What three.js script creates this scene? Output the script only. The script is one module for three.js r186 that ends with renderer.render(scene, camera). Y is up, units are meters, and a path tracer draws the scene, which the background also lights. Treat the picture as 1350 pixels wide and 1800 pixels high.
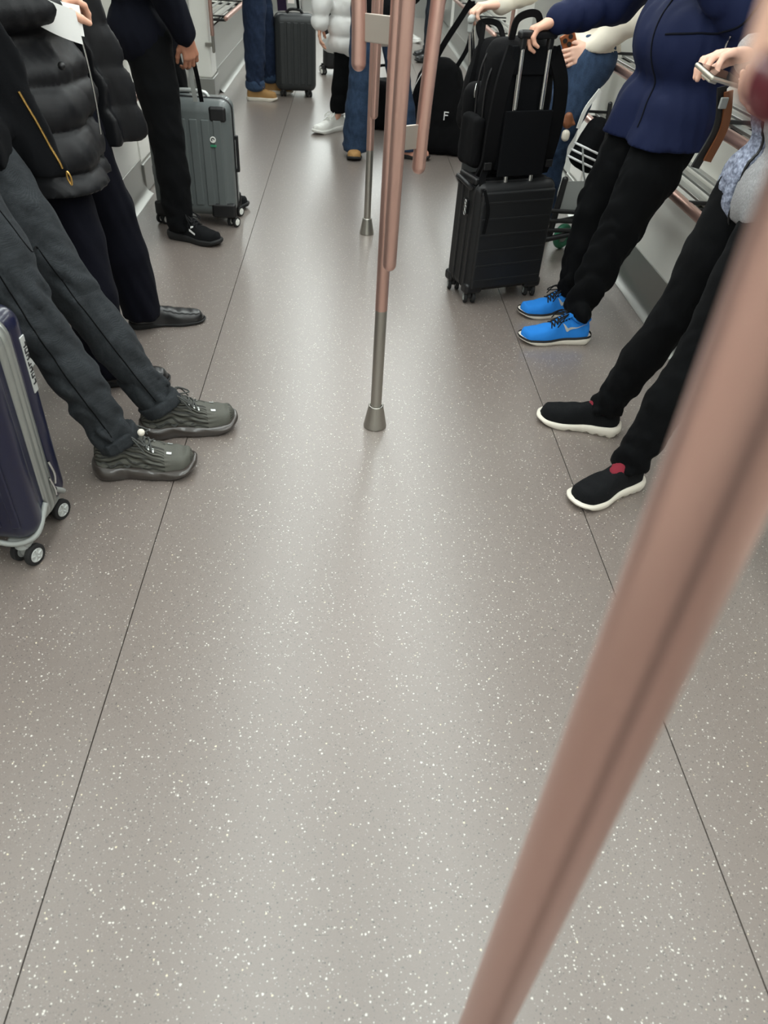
import * as THREE from 'three';
import { RoundedBoxGeometry } from 'three/addons/geometries/RoundedBoxGeometry.js';
import { mergeGeometries } from 'three/addons/utils/BufferGeometryUtils.js';
import { ImprovedNoise } from 'three/addons/math/ImprovedNoise.js';
import { RectAreaLightUniformsLib } from 'three/addons/lights/RectAreaLightUniformsLib.js';

// ---------------------------------------------------------------- camera, light, exposure
const scene = new THREE.Scene();
scene.background = new THREE.Color(0x000000);
const camera = new THREE.PerspectiveCamera(69.85, 1350 / 1800, 0.02, 60);
camera.position.set(0, 1.4, 0);
camera.quaternion.setFromRotationMatrix(new THREE.Matrix4().makeBasis(
  new THREE.Vector3(0.99794, 0.05501, 0.03293),
  new THREE.Vector3(-0.02160, 0.77211, -0.63513),
  new THREE.Vector3(-0.06036, 0.63311, 0.77171)));
camera.focus = 2.6;
camera.userData.fStop = 5;
const renderer = new THREE.WebGLRenderer({ antialias: true });
renderer.toneMapping = THREE.LinearToneMapping;
renderer.toneMappingExposure = 0.81;
renderer.shadowMap.enabled = true;
RectAreaLightUniformsLib.init();
const CX = 0.11;                    // the middle of the car
const WALL_L = -1.22, WALL_R = 1.43, CEIL = 2.2, Z_NEAR = 2.4, Z_FAR = -15.2;
const LAMP = { color: new THREE.Color(0.93, 1.0, 0.975), power: 7.9, xs: [CX - 0.42, CX + 0.42], w: 0.30, len: 2.1 };

// ---------------------------------------------------------------- helpers
let seed = 7;
const rnd = () => { seed = (seed * 1664525 + 1013904223) >>> 0; return seed / 4294967296; };
const V = (a, b, c) => Array.isArray(a) ? new THREE.Vector3(...a) : new THREE.Vector3(a, b, c);
const used = new Map();
function numbered(n) { const k = used.get(n) ?? 0; used.set(n, k + 1); return k ? n + '_' + String(k).padStart(3, '0') : n; }
function shade(o) { o.castShadow = true; o.receiveShadow = true; return o; }
function thing(name, label, category, pos = [0, 0, 0], turn = 0, group) {
  const o = new THREE.Group(); o.name = numbered(name); o.position.set(...pos); o.rotation.y = turn;
  o.userData = { label, category }; if (group) o.userData.group = group;
  scene.add(o); return o;
}
function part(name, geo, mat, parent, label) {
  if (Array.isArray(geo)) geo = merge(geo);
  const m = shade(new THREE.Mesh(geo, mat)); m.name = name; if (label) m.userData.label = label;
  parent.add(m); return m;
}
function struct(name, geo, mat, label) {
  const m = geo ? shade(new THREE.Mesh(Array.isArray(geo) ? merge(geo) : geo, mat)) : new THREE.Group();
  m.name = name; m.userData = { kind: 'structure', label, category: name.split('_')[0] }; scene.add(m); return m;
}
function merge(list) {
  list = list.map(g => { const h = g.index ? g.toNonIndexed() : g; if (!h.attributes.uv) h.setAttribute('uv', new THREE.BufferAttribute(new Float32Array(h.attributes.position.count * 2), 2)); for (const k of Object.keys(h.attributes)) if (!['position', 'normal', 'uv'].includes(k)) h.deleteAttribute(k); return h; });
  return list.length > 1 ? mergeGeometries(list) : list[0];
}
const box = (x, y, z, w, h, d, r = 0) => (r ? new RoundedBoxGeometry(w, h, d, 3, r) : new THREE.BoxGeometry(w, h, d)).translate(x, y, z);
function tube(pts, r, n = 24, rs = 10) {
  const c = pts.length === 2 ? new THREE.LineCurve3(V(pts[0]), V(pts[1])) : new THREE.CatmullRomCurve3(pts.map(p => V(p)), false, 'centripetal');
  return new THREE.TubeGeometry(c, pts.length === 2 ? 1 : n, r, rs, false);
}
function loop(pts, r, n = 40, rs = 8) { return new THREE.TubeGeometry(new THREE.CatmullRomCurve3(pts.map(p => V(p)), true), n, r, rs, true); }
// a rod with round ends between two points
function rod(a, b, r, rs = 20) {
  const A = V(a), B = V(b), L = A.distanceTo(B);
  const pr = []; for (let i = 0; i <= 6; i++) { const t = i / 6 * Math.PI / 2; pr.push(new THREE.Vector2(Math.max(1e-4, r * Math.sin(t)), r - r * Math.cos(t))); }
  for (let i = 0; i <= 6; i++) { const t = i / 6 * Math.PI / 2; pr.push(new THREE.Vector2(Math.max(1e-4, r * Math.cos(t)), L - r + r * Math.sin(t))); }
  const g = new THREE.LatheGeometry(pr, rs);
  g.applyQuaternion(new THREE.Quaternion().setFromUnitVectors(V(0, 1, 0), B.clone().sub(A).normalize()));
  return g.translate(A.x, A.y, A.z);
}
function ribbon(pts, width, thick, up = [0, 1, 0], n = 30) {          // a flat strap along a curve; width lies across the curve, perpendicular to `up`
  const c = new THREE.CatmullRomCurve3(pts.map(p => V(p))), pos = [], idx = [], uv = []; let U = V(up);
  const fr = []; for (let i = 0; i <= n; i++) { const p = c.getPoint(i / n), t = c.getTangent(i / n), s = t.clone().cross(U).normalize(), q = s.clone().cross(t).normalize(); fr.push([p, s, q]); }
  fr.forEach(([p, s, q], i) => { for (const [a, b] of [[-1, -1], [1, -1], [1, 1], [-1, 1]]) { const v = p.clone().addScaledVector(s, a * width / 2).addScaledVector(q, b * thick / 2); pos.push(v.x, v.y, v.z); uv.push(a * width / 2, i / n); } });
  for (let i = 0; i < n; i++) for (let k = 0; k < 4; k++) { const a = i * 4 + k, b = i * 4 + (k + 1) % 4; idx.push(a, b, a + 4, b, b + 4, a + 4); }
  idx.push(0, 2, 1, 0, 3, 2, n * 4, n * 4 + 1, n * 4 + 2, n * 4, n * 4 + 2, n * 4 + 3);
  const g = new THREE.BufferGeometry(); g.setAttribute('position', new THREE.Float32BufferAttribute(pos, 3)); g.setAttribute('uv', new THREE.Float32BufferAttribute(uv, 2)); g.setIndex(idx);
  const h = g.toNonIndexed(); h.computeVertexNormals(); return h;
}
function gridGeo(nu, nv, fn, closeU = false) {
  const pos = [], uv = [], idx = [];
  for (let j = 0; j <= nv; j++) for (let i = 0; i <= nu; i++) { const p = fn(i / nu, j / nv); pos.push(p[0], p[1], p[2]); uv.push(p[3] ?? i / nu, p[4] ?? j / nv); }
  for (let j = 0; j < nv; j++) for (let i = 0; i < nu; i++) { const a = j * (nu + 1) + i, b = a + 1, c = a + nu + 1, d = c + 1; idx.push(a, b, c, b, d, c); }
  const g = new THREE.BufferGeometry(); g.setAttribute('position', new THREE.Float32BufferAttribute(pos, 3)); g.setAttribute('uv', new THREE.Float32BufferAttribute(uv, 2)); g.setIndex(idx); g.computeVertexNormals(); return g;
}

// ---------------------------------------------------------------- textures and materials
const NZ = new ImprovedNoise();
function dataTex(n, fn, srgb, repeat = 1) {
  const d = new Uint8Array(n * n * 4);
  for (let y = 0; y < n; y++) for (let x = 0; x < n; x++) { const c = fn(x, y), k = (y * n + x) * 4; d[k] = c[0]; d[k + 1] = c[1]; d[k + 2] = c[2]; d[k + 3] = 255; }
  const t = new THREE.DataTexture(d, n, n); t.wrapS = t.wrapT = THREE.RepeatWrapping; t.magFilter = t.minFilter = THREE.LinearFilter;
  if (srgb) t.colorSpace = THREE.SRGBColorSpace; t.repeat.set(repeat, repeat); t.needsUpdate = true; return t;
}
// speckled rubber floor: chips of cream, white, grey and charcoal in a warm grey ground
function floorTexture() {
  const n = 2048, buf = new Float32Array(n * n * 3);
  for (let y = 0; y < n; y++) for (let x = 0; x < n; x++) {
    const k = (y * n + x) * 3, g = (rnd() - .5) * 9;
    buf[k] = 126 + g; buf[k + 1] = 116 + g; buf[k + 2] = 110 + g;
  }
  const chip = (cnt, lo, hi, col, jit) => {
    for (let i = 0; i < cnt; i++) {
      const cx = rnd() * n, cy = rnd() * n, r = lo + (hi - lo) * rnd() * rnd(), e = .55 + rnd() * .45, a = rnd() * 6.28, ca = Math.cos(a), sa = Math.sin(a), j = (rnd() - .5) * jit, w1 = rnd() * 6, R = Math.ceil(r * 1.4);
      for (let dy = -R; dy <= R; dy++) for (let dx = -R; dx <= R; dx++) {
        const u = (dx * ca + dy * sa) / r, v = (-dx * sa + dy * ca) / (r * e), th = Math.atan2(v, u), m = Math.hypot(u, v) - .25 * Math.sin(th * 3 + w1) * .6;
        const al = Math.min(1, Math.max(0, (1 - m) * r * .9 + .4)); if (al <= 0) continue;
        const X = (Math.round(cx + dx) + n) % n, Y = (Math.round(cy + dy) + n) % n, k = (Y * n + X) * 3;
        for (let q = 0; q < 3; q++) buf[k + q] = buf[k + q] * (1 - al) + (col[q] + j) * al;
      }
    }
  };
  chip(19000, .9, 1.9, [98, 92, 90], 24); chip(12000, .9, 2.3, [66, 63, 62], 22); chip(14000, .8, 1.7, [172, 165, 158], 20); chip(9500, .9, 3.5, [224, 220, 211], 20); chip(800, 1.4, 3.4, [226, 214, 184], 18);
  for (let i = 0; i < 26; i++) { const x0 = rnd() * n, y0 = rnd() * n, a = rnd() * 6.28, L = 12 + rnd() * 30; for (let s = 0; s < L; s++) { const X = (Math.round(x0 + Math.cos(a) * s) + n) % n, Y = (Math.round(y0 + Math.sin(a) * s) + n) % n, k = (Y * n + X) * 3; for (let q = 0; q < 3; q++) buf[k + q] *= .72; } }
  return dataTex(n, (x, y) => { const k = (y * n + x) * 3; return [Math.min(255, buf[k]), Math.min(255, buf[k + 1]), Math.min(255, buf[k + 2])]; }, true, 1 / 1.5);
}
const cl = (v) => Math.max(0, Math.min(255, v));
const weave = dataTex(256, (x, y) => { const v = 128 + 60 * Math.sin(x * Math.PI / 2) * Math.sin(y * Math.PI / 2) + (rnd() - .5) * 90; return [cl(v), cl(v), cl(v)]; }, false, 9);
const twill = dataTex(512, (x, y) => { const s = Math.sin((x + y) * Math.PI / 3), f = NZ.noise(x * .03, y * .012, 3.1) * 26 + NZ.noise(x * .11, y * .06, 9.1) * 16, v = 188 + s * 14 + f + (rnd() - .5) * 46; return [cl(v), cl(v), cl(v)]; }, true, 4);
const marl = dataTex(512, (x, y) => { const v = 190 + NZ.noise(x * .05, y * .05, 1.2) * 52 + NZ.noise(x * .13, y * .11, 7.7) * 56 + (rnd() - .5) * 40; return [cl(v - 6), cl(v - 2), cl(v + 8)]; }, true, 3);
const heather = dataTex(512, (x, y) => { const v = 212 + NZ.noise(x * .3, y * .09, 1.2) * 30 + (rnd() - .5) * 46; return [cl(v), cl(v), cl(v)]; }, true, 4);
const brushed = dataTex(512, (x, y) => { const v = 128 + NZ.noise(x * .9, y * .01, .5) * 70 + NZ.noise(x * .25, y * .004, 2.5) * 50; return [cl(v), cl(v), cl(v)]; }, false, 3);
const leatherBump = dataTex(256, (x, y) => { const v = 128 + NZ.noise(x * .16, y * .16, 4) * 70 + NZ.noise(x * .4, y * .4, 8) * 40; return [cl(v), cl(v), cl(v)]; }, false, 8);
const waveMap = dataTex(512, (x, y) => { const v = y / 512, w = Math.sin(x / 512 * 100 + Math.sin(v * 17) * 2.2 + NZ.noise(x * .02, y * .02, 5) * 2), on = v < .74 ? w : -1, c = on > .35 ? 52 : 104, n = (rnd() - .5) * 16; return [cl(c + n), cl(c + n), cl(c - 4 + n)]; }, true, 1); waveMap.repeat.set(5, 3.4);
const knitBump = dataTex(128, (x, y) => { const v = 128 + 100 * Math.sin(x * Math.PI / 8) * Math.cos(y * Math.PI / 4 + Math.sin(x * Math.PI / 8)); return [cl(v), cl(v), cl(v)]; }, false, 22);
const S = (o) => new THREE.MeshStandardMaterial(o), P = (o) => new THREE.MeshPhysicalMaterial(o);
const cloth = (c, o = {}) => P({ color: c, roughness: .88, specularIntensity: .28, bumpMap: weave, bumpScale: .0007, sheen: .05, sheenColor: new THREE.Color(.5, .5, .55), sheenRoughness: .6, ...o });
const denim = (c) => cloth(c, { map: twill, sheen: .15 });
const M = {
  floor: P({ map: floorTexture(), roughness: .36, clearcoat: 1, clearcoatRoughness: .335 }),
  seam: S({ color: 0x2b2826, roughness: .9 }),
  cream: P({ color: 0xf5f4ed, roughness: .32, clearcoat: .3, clearcoatRoughness: .2 }),
  steelWall: S({ color: 0xb9bab7, metalness: .85, roughness: .34, bumpMap: brushed, bumpScale: .0003 }),
  kick: S({ color: 0xa9a9a5, metalness: .85, roughness: .36, bumpMap: brushed, bumpScale: .0003 }),
  steel: S({ color: 0xb0ada6, metalness: .95, roughness: .3, bumpMap: brushed, bumpScale: .0002 }),
  plate: S({ color: 0xb4aba2, metalness: .75, roughness: .42 }),
  chrome: S({ color: 0xd5d6d6, metalness: 1, roughness: .16 }),
  rose: S({ color: 0xcfa89c, metalness: .82, roughness: .33 }),
  white: S({ color: 0xe9e9e4, roughness: .5 }), darkGap: S({ color: 0x17181a, roughness: .8 }),
  ceil: S({ color: 0xdcdcd6, roughness: .6 }), lamp: S({ color: 0xffffff, emissive: new THREE.Color(.935, 1, .985), emissiveIntensity: 2.6 }),
  glass: S({ color: 0x0b0d10, roughness: .08, metalness: 0 }), rubber: S({ color: 0x1b1b1c, roughness: .75 }),
  skin: P({ color: 0xd9a58c, roughness: .55, sheen: .2, sheenColor: new THREE.Color(.8, .4, .3) }), skinDark: P({ color: 0xa8745c, roughness: .55 }), skinPale: P({ color: 0xe6b8a2, roughness: .55 }),
  hair: S({ color: 0x120f0e, roughness: .6 }), eye: S({ color: 0xf2f0ec, roughness: .2 }), nail: P({ color: 0x4c0f1a, roughness: .3, clearcoat: .5 }),
  blackCloth: cloth(0x0a0b0e), navyCloth: cloth(0x0c0e18), puffer: P({ color: 0x0d0e12, roughness: .5, specularIntensity: .6, bumpMap: weave, bumpScale: .0005, sheen: .06 }),
  blackTrouser: cloth(0x07080a), suit: cloth(0x090a14), navyJacket: cloth(0x0e1839, { roughness: .75, specularIntensity: .45 }),
  greyDenim: denim(0x45494d), blueDenim: denim(0x35435f), midDenim: denim(0x3f5370), darkDenim: denim(0x1c2430), paleDenim: denim(0x4e6485),
  creamCloth: cloth(0xe8e0d0), whitePuffer: P({ color: 0xeaeae8, roughness: .5, sheen: .2 }), greyHoodie: cloth(0xb4b4b6, { map: heather, bumpMap: knitBump, bumpScale: .0012 }), marl: cloth(0xc3c8d6, { map: marl, bumpMap: knitBump, bumpScale: .0015 }),
  blackLeather: P({ color: 0x0f0f11, roughness: .36, clearcoat: .3, clearcoatRoughness: .3, bumpMap: leatherBump, bumpScale: .0005 }),
  greySuede: P({ color: 0xd8d8d0, map: waveMap, roughness: .7, bumpMap: leatherBump, bumpScale: .0006 }), greySole: P({ color: 0x3d3733, roughness: .3, clearcoat: .35 }), greyLace: S({ color: 0x4b4c4a, roughness: .9 }), silver: S({ color: 0xc9ccca, metalness: .4, roughness: .35 }),
  blueKnit: cloth(0x2f86e0, { bumpMap: knitBump, bumpScale: .0008, sheenColor: new THREE.Color(.2, .5, .9) }), blackLace: S({ color: 0x0b0b0f, roughness: .9 }), soleWhite: S({ color: 0xe4ddd0, roughness: .6 }), soleBlack: S({ color: 0x151516, roughness: .7 }),
  blackKnit: cloth(0x17181a, { bumpMap: knitBump, bumpScale: .0016 }), redSock: cloth(0x7e2a36), tan: P({ color: 0xa17a48, roughness: .75, bumpMap: leatherBump, bumpScale: .0006 }), whiteLeather: P({ color: 0xecebe6, roughness: .45 }), salmon: S({ color: 0xd59a84, roughness: .7 }),
  brass: S({ color: 0xd9b068, metalness: 1, roughness: .28 }), paper: S({ color: 0xf2f2f0, roughness: .8 }), phoneGrey: S({ color: 0xb7b3a6, metalness: .6, roughness: .3 }), phoneOrange: S({ color: 0x9c5c3a, metalness: .4, roughness: .3 }),
  caseGrey: P({ color: 0x5b6161, roughness: .45, clearcoat: .2, bumpMap: weave, bumpScale: .0003 }), caseBlack: P({ color: 0x0e0f11, roughness: .55, bumpMap: leatherBump, bumpScale: .0004 }), caseNavy: P({ color: 0x0a0f2e, roughness: .3, clearcoat: .4, clearcoatRoughness: .12 }), caseDark: P({ color: 0x2a2d2e, roughness: .5 }),
  aluTrim: S({ color: 0xa9aca8, metalness: .7, roughness: .36 }), plasticBlack: S({ color: 0x121214, roughness: .45 }), nylon: cloth(0x0a0a0c), greyPlastic: S({ color: 0x9a9d9a, roughness: .45 }), green: P({ color: 0x3f8f6c, roughness: .35, transmission: .2 }), brown: S({ color: 0x7d4a2a, roughness: .6 }), purple: cloth(0x2a1f33),
  tag: S({ color: 0xf3e9e4, roughness: .6 }), pink: S({ color: 0xd8788c, roughness: .6 }), lineWhite: S({ color: 0xe6e6e6, roughness: .6 }),
};

// ---------------------------------------------------------------- smooth solids: distance fields meshed with surface nets
class Field {
  constructor(lo, hi, cell) {
    this.lo = lo; this.c = cell; this.n = [0, 1, 2].map(i => Math.ceil((hi[i] - lo[i]) / cell) + 2);
    this.f = new Float32Array(this.n[0] * this.n[1] * this.n[2]).fill(1);
  }
  each(lo, hi, fn) {
    const [nx, ny, nz] = this.n, c = this.c, r = [0, 1, 2].map(i => [Math.max(0, Math.floor((lo[i] - this.lo[i]) / c)), Math.min(this.n[i] - 1, Math.ceil((hi[i] - this.lo[i]) / c))]);
    for (let k = r[2][0]; k <= r[2][1]; k++) for (let j = r[1][0]; j <= r[1][1]; j++) for (let i = r[0][0]; i <= r[0][1]; i++) {
      const q = (k * ny + j) * nx + i; this.f[q] = fn(this.lo[0] + i * c, this.lo[1] + j * c, this.lo[2] + k * c, this.f[q]);
    }
  }
  // tapered capsule; flat = [dir, s] squashes it along dir
  cap(a, b, ra, rb, k = .03, flat = null) {
    const m = Math.max(ra, rb) + k + this.c * 2.5, ab = [b[0] - a[0], b[1] - a[1], b[2] - a[2]], L = ab[0] ** 2 + ab[1] ** 2 + ab[2] ** 2 || 1e-9;
    this.each([0, 1, 2].map(i => Math.min(a[i], b[i]) - m), [0, 1, 2].map(i => Math.max(a[i], b[i]) + m), (x, y, z, f) => {
      let px = x - a[0], py = y - a[1], pz = z - a[2]; const t = Math.max(0, Math.min(1, (px * ab[0] + py * ab[1] + pz * ab[2]) / L));
      px -= ab[0] * t; py -= ab[1] * t; pz -= ab[2] * t; let sc = 1;
      if (flat) { const [d, s] = flat, h = (px * d[0] + py * d[1] + pz * d[2]) * (1 / s - 1); px += d[0] * h; py += d[1] * h; pz += d[2] * h; sc = .5 + .5 * s; }
      const d = (Math.hypot(px, py, pz) - (ra + (rb - ra) * t)) * sc;
      if (k <= 0) return Math.min(f, d); const h = Math.max(k - Math.abs(f - d), 0) / k; return Math.min(f, d) - h * h * k * .25;
    }); return this;
  }
  all(fn) { const [nx, ny] = this.n, c = this.c; for (let q = 0; q < this.f.length; q++) { const d = this.f[q]; if (d > .12 || d < -.12) continue; const i = q % nx, j = Math.floor(q / nx) % ny, k = Math.floor(q / (nx * ny)); this.f[q] = fn(this.lo[0] + i * c, this.lo[1] + j * c, this.lo[2] + k * c, d); } return this; }
  force(fn) { const [nx, ny] = this.n, c = this.c; for (let q = 0; q < this.f.length; q++) { const i = q % nx, j = Math.floor(q / nx) % ny, k = Math.floor(q / (nx * ny)); this.f[q] = fn(this.lo[0] + i * c, this.lo[1] + j * c, this.lo[2] + k * c, this.f[q]); } return this; }
  mesh() {
    const [nx, ny, nz] = this.n, f = this.f, c = this.c, sx = 1, sy = nx, sz = nx * ny, id = new Int32Array(f.length).fill(-1), pos = [], idx = [], uv = [];
    for (let k = 0; k < nz - 1; k++) for (let j = 0; j < ny - 1; j++) for (let i = 0; i < nx - 1; i++) {
      const q = (k * ny + j) * nx + i; let mask = 0; for (let e = 0; e < 8; e++) if (f[q + (e & 1) + (e >> 1 & 1) * sy + (e >> 2) * sz] < 0) mask |= 1 << e;
      if (mask === 0 || mask === 255) continue;
      let X = 0, Y = 0, Z = 0, n = 0;
      for (let e = 0; e < 8; e++) for (const b of [1, 2, 4]) { if (e & b) continue; const e2 = e | b; if ((mask >> e & 1) === (mask >> e2 & 1)) continue; const fa = f[q + (e & 1) + (e >> 1 & 1) * sy + (e >> 2) * sz], fb = f[q + (e2 & 1) + (e2 >> 1 & 1) * sy + (e2 >> 2) * sz], t = fa / (fa - fb); X += (e & 1) + (b === 1 ? t : 0); Y += (e >> 1 & 1) + (b === 2 ? t : 0); Z += (e >> 2) + (b === 4 ? t : 0); n++; }
      id[q] = pos.length / 3; const x = this.lo[0] + (i + X / n) * c, y = this.lo[1] + (j + Y / n) * c, z = this.lo[2] + (k + Z / n) * c; pos.push(x, y, z); uv.push(x * .8 + z * .6, y);
    }
    for (let k = 1; k < nz - 1; k++) for (let j = 1; j < ny - 1; j++) for (let i = 1; i < nx - 1; i++) {
      const q = (k * ny + j) * nx + i, s0 = f[q] < 0;
      for (const [d, u, v] of [[sx, sy, sz], [sy, sz, sx], [sz, sx, sy]]) { if (s0 === (f[q + d] < 0)) continue; const a = id[q], b = id[q - u], e = id[q - u - v], g = id[q - v]; if (a < 0 || b < 0 || e < 0 || g < 0) continue; s0 ? idx.push(a, b, e, a, e, g) : idx.push(a, e, b, a, g, e); }
    }
    const g = new THREE.BufferGeometry(); g.setAttribute('position', new THREE.Float32BufferAttribute(pos, 3)); g.setAttribute('uv', new THREE.Float32BufferAttribute(uv, 2)); g.setIndex(idx); g.computeVertexNormals(); return g;
  }
}
function bounds(caps, pad) { const lo = [9, 9, 9], hi = [-9, -9, -9]; for (const [a, b, ra, rb] of caps) for (const p of [a, b]) for (let i = 0; i < 3; i++) { const r = Math.max(ra, rb); lo[i] = Math.min(lo[i], p[i] - r - pad); hi[i] = Math.max(hi[i], p[i] + r + pad); } return [lo, hi]; }
function blob(caps, cell, k, post) { const [lo, hi] = bounds(caps, k + cell * 3 + .02), F = new Field(lo, hi, cell); for (const c of caps) F.cap(c[0], c[1], c[2], c[3], c[5] ?? k, c[4]); if (post) F.all(post); return F.mesh(); }
const folds = (amp, fx = 8, fy = 24) => (x, y, z) => amp * (.9 - 2.6 * Math.abs(NZ.noise(x * fx * 1.3 + 3.3, y * fy * .62 + x * 13 - z * 11, z * fx * 1.3 + 1.7)) + .7 * NZ.noise(x * fx * 1.9, y * fy * .8 + z * 12, z * fx * 1.8 + 9));
const add = (a, b, s = 1) => [a[0] + b[0] * s, a[1] + b[1] * s, a[2] + b[2] * s], mix = (a, b, t) => [0, 1, 2].map(i => a[i] + (b[i] - a[i]) * t);
const unit = (a) => { const l = Math.hypot(...a); return a.map(v => v / l); }, cross = (a, b) => [a[1] * b[2] - a[2] * b[1], a[2] * b[0] - a[0] * b[2], a[0] * b[1] - a[1] * b[0]];
// five-fingered hand as capsules: w wrist, d towards the knuckles, n the way the palm faces, side = which side the thumb is on
function handCaps({ w, d, n, side = 1, curl = [.35, .45, .3], thumb = [.7, .5, .3], sc = 1, spread = .06, each }) {
  d = unit(d); let s = unit(cross(d, n)); n = cross(s, d); s = s.map(v => v * side); const out = [], rot = (a) => [0, 1, 2].map(i => d[i] * Math.cos(a) + n[i] * Math.sin(a));
  const K = [.95, 1.06, 1.0, .8];
  for (let i = 0; i < 4; i++) {
    const off = (.029 - .0195 * i) * sc, m0 = add(w, s, off * .55), kn = add(add(w, d, (.088 - (i === 3 ? .008 : i === 0 ? .003 : 0)) * sc), s, off);
    out.push([m0, kn, .0145 * sc, .0118 * sc, null, .012]);
    let p = kn, a = 0; const cu = each?.[i] ?? curl;
    [.043, .027, .021].forEach((L, j) => { a += cu[j]; const dir = unit(add(rot(a), s, (1.5 - i) * spread * (j ? .5 : 1))), q = add(p, dir, L * K[i] * sc); out.push([p, q, (.0098 - j * .0009) * sc, (.0092 - j * .0011) * sc, null, .004]); p = q; });
  }
  out.push([add(w, d, -.03 * sc), add(w, d, .03 * sc), .0235 * sc, .022 * sc, [n, .72], .02]);
  let p = add(add(w, d, .018 * sc), s, .02 * sc), tip = null;
  [[.046, .0145, .0125], [.034, .0112, .0105], [.027, .0105, .0085]].forEach(([L, r0, r1], j) => { const t = thumb[j], dir = unit(add(add(d.map(v => v * (.55 + j * .25)), s, t), n, .35 + .12 * j)), q = add(p, dir, L * sc); out.push([p, q, r0 * sc, r1 * sc, null, j ? .005 : .016]); p = q; tip = q; });
  return out;
}
const handMesh = (caps, cell = .0036) => { const [lo, hi] = bounds(caps, .02), F = new Field(lo, hi, cell); for (const c of caps) F.cap(c[0], c[1], c[2], c[3], c[5], c[4]); return F.mesh(); };

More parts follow.
